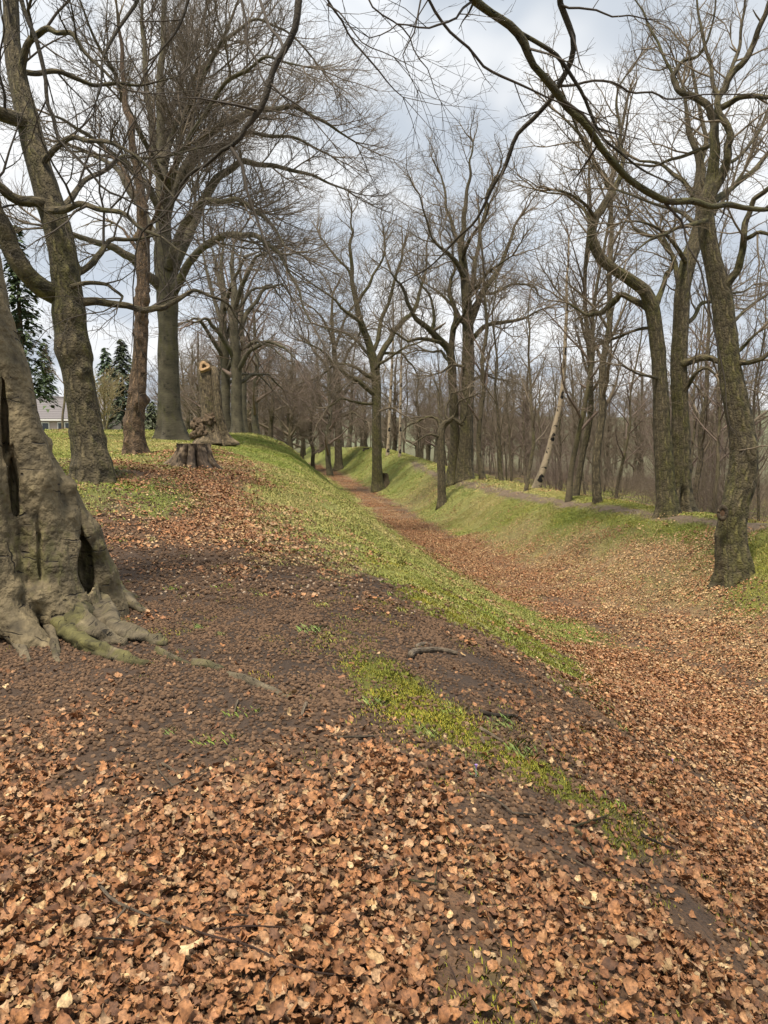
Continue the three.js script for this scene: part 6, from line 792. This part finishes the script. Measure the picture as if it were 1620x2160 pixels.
/* ---------- sticks, surface roots, tufts and flowers ---------- */
const STICK = { pale: [[0.42, 0.34, 0.24], [0.5, 0.42, 0.31]], grey: [[0.34, 0.285, 0.21], [0.44, 0.375, 0.29]], red: [[0.20, 0.11, 0.078], [0.27, 0.165, 0.12]], green: [[0.20, 0.19, 0.075], [0.27, 0.25, 0.11]], dark: [[0.10, 0.08, 0.06], [0.15, 0.12, 0.09]], root: [[0.33, 0.275, 0.205], [0.42, 0.36, 0.28]] };
function stick(name, label, tone, runs, wpx, lift = 0.02, category = 'stick') {
  const p0 = onGround(runs[0][0][0], runs[0][0][1]); const t = thing(name, label, category, p0);
  runs.forEach((run, k) => { const p = run.map(q => onGround(q[0], q[1])), r = p.map((q, i) => Math.max(0.0018, wpx * (k ? 0.7 : 1) * 0.5 * -q.z / FPX * (1 - 0.55 * i / p.length))); p.forEach((q, i) => { q.sub(p0); q.y += r[i] * 0.7 + lift; }); const s = spline(p, r, 0.025); part(k ? 'side_twig' : 'stem', barkTube(s.p, s.r, { sides: 8, seed: run[0][0] * 0.3, moss: tone === 'green' ? 0.5 : 0, base: STICK[tone][0], base2: STICK[tone][1], rough: 1.2, tile: 0.2 }), M.wood, t); });
  return t;
}
stick('fallen_twig', 'long curved grey twig with forked end across the leaf litter', 'grey', [[[197, 1875], [235, 1922], [265, 1940], [320, 1962], [370, 1980]], [[265, 1945], [245, 1968], [227, 1982]]], 8, 0.045);
stick('fallen_twig', 'long thin reddish twig lying over the leaves', 'red', [[[385, 1984], [450, 2005], [525, 2025], [600, 2060], [660, 2080], [760, 2092]], [[600, 2060], [575, 2090], [560, 2112]], [[450, 1990], [520, 1982], [600, 1984]]], 6, 0.045);
stick('fallen_twig', 'thin dark straight twig below the long curved one', 'dark', [[[202, 2005], [250, 2008], [305, 2013]]], 5, 0.04);
stick('fallen_twig', 'pale forked twig at the upper edge of the leaf litter', 'grey', [[[300, 1695], [365, 1667], [400, 1650], [440, 1630]], [[365, 1667], [340, 1640], [330, 1615]]], 4.5, 0.02);
stick('fallen_twig', 'short knobby ochre stick on dark soil', 'pale', [[[342, 1617], [365, 1630], [390, 1645]]], 6, 0.012);
stick('fallen_twig', 'small bleached stick standing out on the beech husks', 'pale', [[[502, 1482], [497, 1495], [495, 1508]]], 5, 0.01);
stick('fallen_twig', 'stubby pale stick near the mossy crest', 'pale', [[[646, 1490], [640, 1503], [637, 1515]]], 9, 0.01);
stick('fallen_twig', 'bent bare stick beside a gap in the leaves', 'grey', [[[745, 1672], [735, 1690], [722, 1705]]], 8, 0.03);
stick('fallen_twig', 'brown stick lying level at the edge of the leaf pile', 'grey', [[[712, 1563], [750, 1561], [788, 1559]]], 6, 0.015);
stick('fallen_twig', 'crooked grey twig over dark husks below the moss strip', 'grey', [[[1015, 1685], [1050, 1700], [1082, 1725]], [[1082, 1725], [1105, 1726], [1132, 1728]]], 7, 0.02);
stick('fallen_twig', 'green mossy forked stick at the end of the moss strip', 'green', [[[1205, 1757], [1230, 1775], [1245, 1795], [1252, 1812]], [[1205, 1757], [1225, 1748], [1245, 1742], [1282, 1728]]], 9, 0.02);
stick('wood_chip', 'split pale splinter of wood on the moss strip', 'pale', [[[1013, 1543], [1035, 1555], [1062, 1571]]], 9, 0.012);
stick('wood_chip', 'white chip of wood below the split splinter', 'pale', [[[1015, 1562], [1022, 1575]]], 8, 0.012);
stick('fallen_twig', 'short brown stick on leaves right of the moss strip', 'grey', [[[1155, 1550], [1161, 1561], [1167, 1573]]], 7, 0.012);
stick('fallen_twig', 'olive twig with upright prong on the leaf pile', 'green', [[[862, 1879], [890, 1884], [922, 1888]], [[918, 1888], [920, 1865], [923, 1850]]], 6, 0.04);
stick('fallen_twig', 'long dark stick half buried on the slope of leaves', 'dark', [[[1352, 1773], [1385, 1788], [1422, 1802]]], 7, 0.025);
stick('wood_chip', 'cream splinter beside the mossy forked stick', 'pale', [[[1224, 1796], [1235, 1806], [1247, 1815]]], 8, 0.015);
stick('fallen_twig', 'pale bark covered stick end near mossy soil', 'pale', [[[1112, 2116], [1120, 2132], [1132, 2156]]], 12, 0.03);
stick('fallen_twig', 'thin brown stem leaning among leaves beside dark soil', 'red', [[[945, 2060], [957, 2082], [965, 2105]]], 5, 0.04);
stick('surface_root', 'arched grey root lifting out of bare soil above a scoop', 'root', [[[866, 1390], [874, 1381], [900, 1377], [930, 1376], [965, 1383]]], 15, 0.01, 'root');
stick('surface_root', 'small hump of root just above the arched root', 'root', [[[878, 1366], [895, 1359], [912, 1362]]], 12, -0.012, 'root');
stick('surface_root', 'dark gnarled root poking out of the moss strip', 'dark', [[[1012, 1505], [1035, 1512], [1060, 1514], [1088, 1515], [1104, 1528]]], 10, 0.008, 'root');
{
  const g = mulberry(515);
  const tuft = (px, py, s, lab) => { const p = onGround(px, py), G = bladeTuft(px, 70, 0.09, 0.05, 0.001, 1.0), m = shade(new THREE.Mesh(G, std({ vertexColors: true, color: new THREE.Color().setRGB(0.14, 0.21, 0.05), roughness: 0.8 }))); m.name = numbered('grass_tuft'); m.position.copy(p); m.scale.setScalar(s); tag(m, lab, 'grass tuft'); scene.add(m); };
  tuft(655, 1332, 1.1, 'lone bright green grass tuft on bare brown soil'); tuft(790, 1486, 0.9, 'bright grass tuft at the upper end of the moss strip'); tuft(1060, 1530, 1.0, 'grass tuft beside the dark gnarled root'); tuft(905, 1548, 0.8, 'small grass tuft half way along the moss strip'); tuft(1100, 1590, 1.2, 'straw pale grass tuft on the lower moss strip'); tuft(420, 1325, 0.6, 'tiny grass tuft near the giant beech roots'); tuft(1310, 1540, 0.9, 'grass tuft on dark soil at the edge of the orange leaves'); tuft(360, 1545, 0.5, 'tiny green seedling tuft among beech husks'); tuft(465, 1340, 0.5, 'small green tuft between the beech roots and the lone tuft');
  for (const [px, py, lab] of [[1418, 1618, 'purple crocus with green leaves on dark soil by the orange leaves'], [1004, 1640, 'single small purple crocus below the moss strip']]) {
    const p = onGround(px, py), t = thing('crocus', lab, 'flower', p); t.scale.setScalar(0.65); const G = new THREE.ConeGeometry(0.014, 0.045, 7, 3, true); G.rotateX(Math.PI); G.translate(0, 0.085, 0); part('petals', G, std({ color: new THREE.Color().setRGB(0.42, 0.30, 0.62) }), t); part('stem', new THREE.CylinderGeometry(0.0035, 0.0035, 0.075, 6).translate(0, 0.03, 0), std({ color: new THREE.Color().setRGB(0.5, 0.48, 0.5) }), t); part('leaves', bladeTuft(px + 3, 14, 0.03, 0.08, 0.002, 0.7), std({ vertexColors: true, color: new THREE.Color().setRGB(0.10, 0.2, 0.06) }), t, 'stuff');
  }
  // loose twigs strewn over the soil
  for (let i = 0; i < 46; i++) { let px, py, p, c; for (let k = 0; k < 30; k++) { px = 60 + 1300 * g(); py = 1330 + 620 * g(); p = onGround(px, py); c = cover(p.x, p.z); if (p.x > -2 || p.z > -4.6) break; } const a = g() * 6.28, L = 0.06 + 0.16 * g(), tone = ['pale', 'grey', 'grey', 'red', 'dark'][i % 5], m = []; for (let k = 0; k <= 3; k++) { const x = p.x + Math.cos(a) * L * (k / 3 - 0.5) + (g() - 0.5) * 0.015, z = p.z + Math.sin(a) * L * (k / 3 - 0.5) + (g() - 0.5) * 0.015; m.push(V(x, ground(x, z) + 0.004 + c.L * 0.03, z).sub(p)); } const r = 0.0022 + 0.003 * g(), s = spline(m, [r, r, r * 0.9, r * 0.6], 0.02), o = shade(new THREE.Mesh(barkTube(s.p, s.r, { sides: 6, seed: i, base: STICK[tone][0], base2: STICK[tone][1], rough: 1.2, tile: 0.2 }), M.wood)); o.name = numbered('loose_twig'); o.position.copy(p); tag(o, 'short loose twig dropped on the soil and leaves', 'twig', 'short loose twigs on the ground'); scene.add(o); }
}
renderer.render(scene, camera);
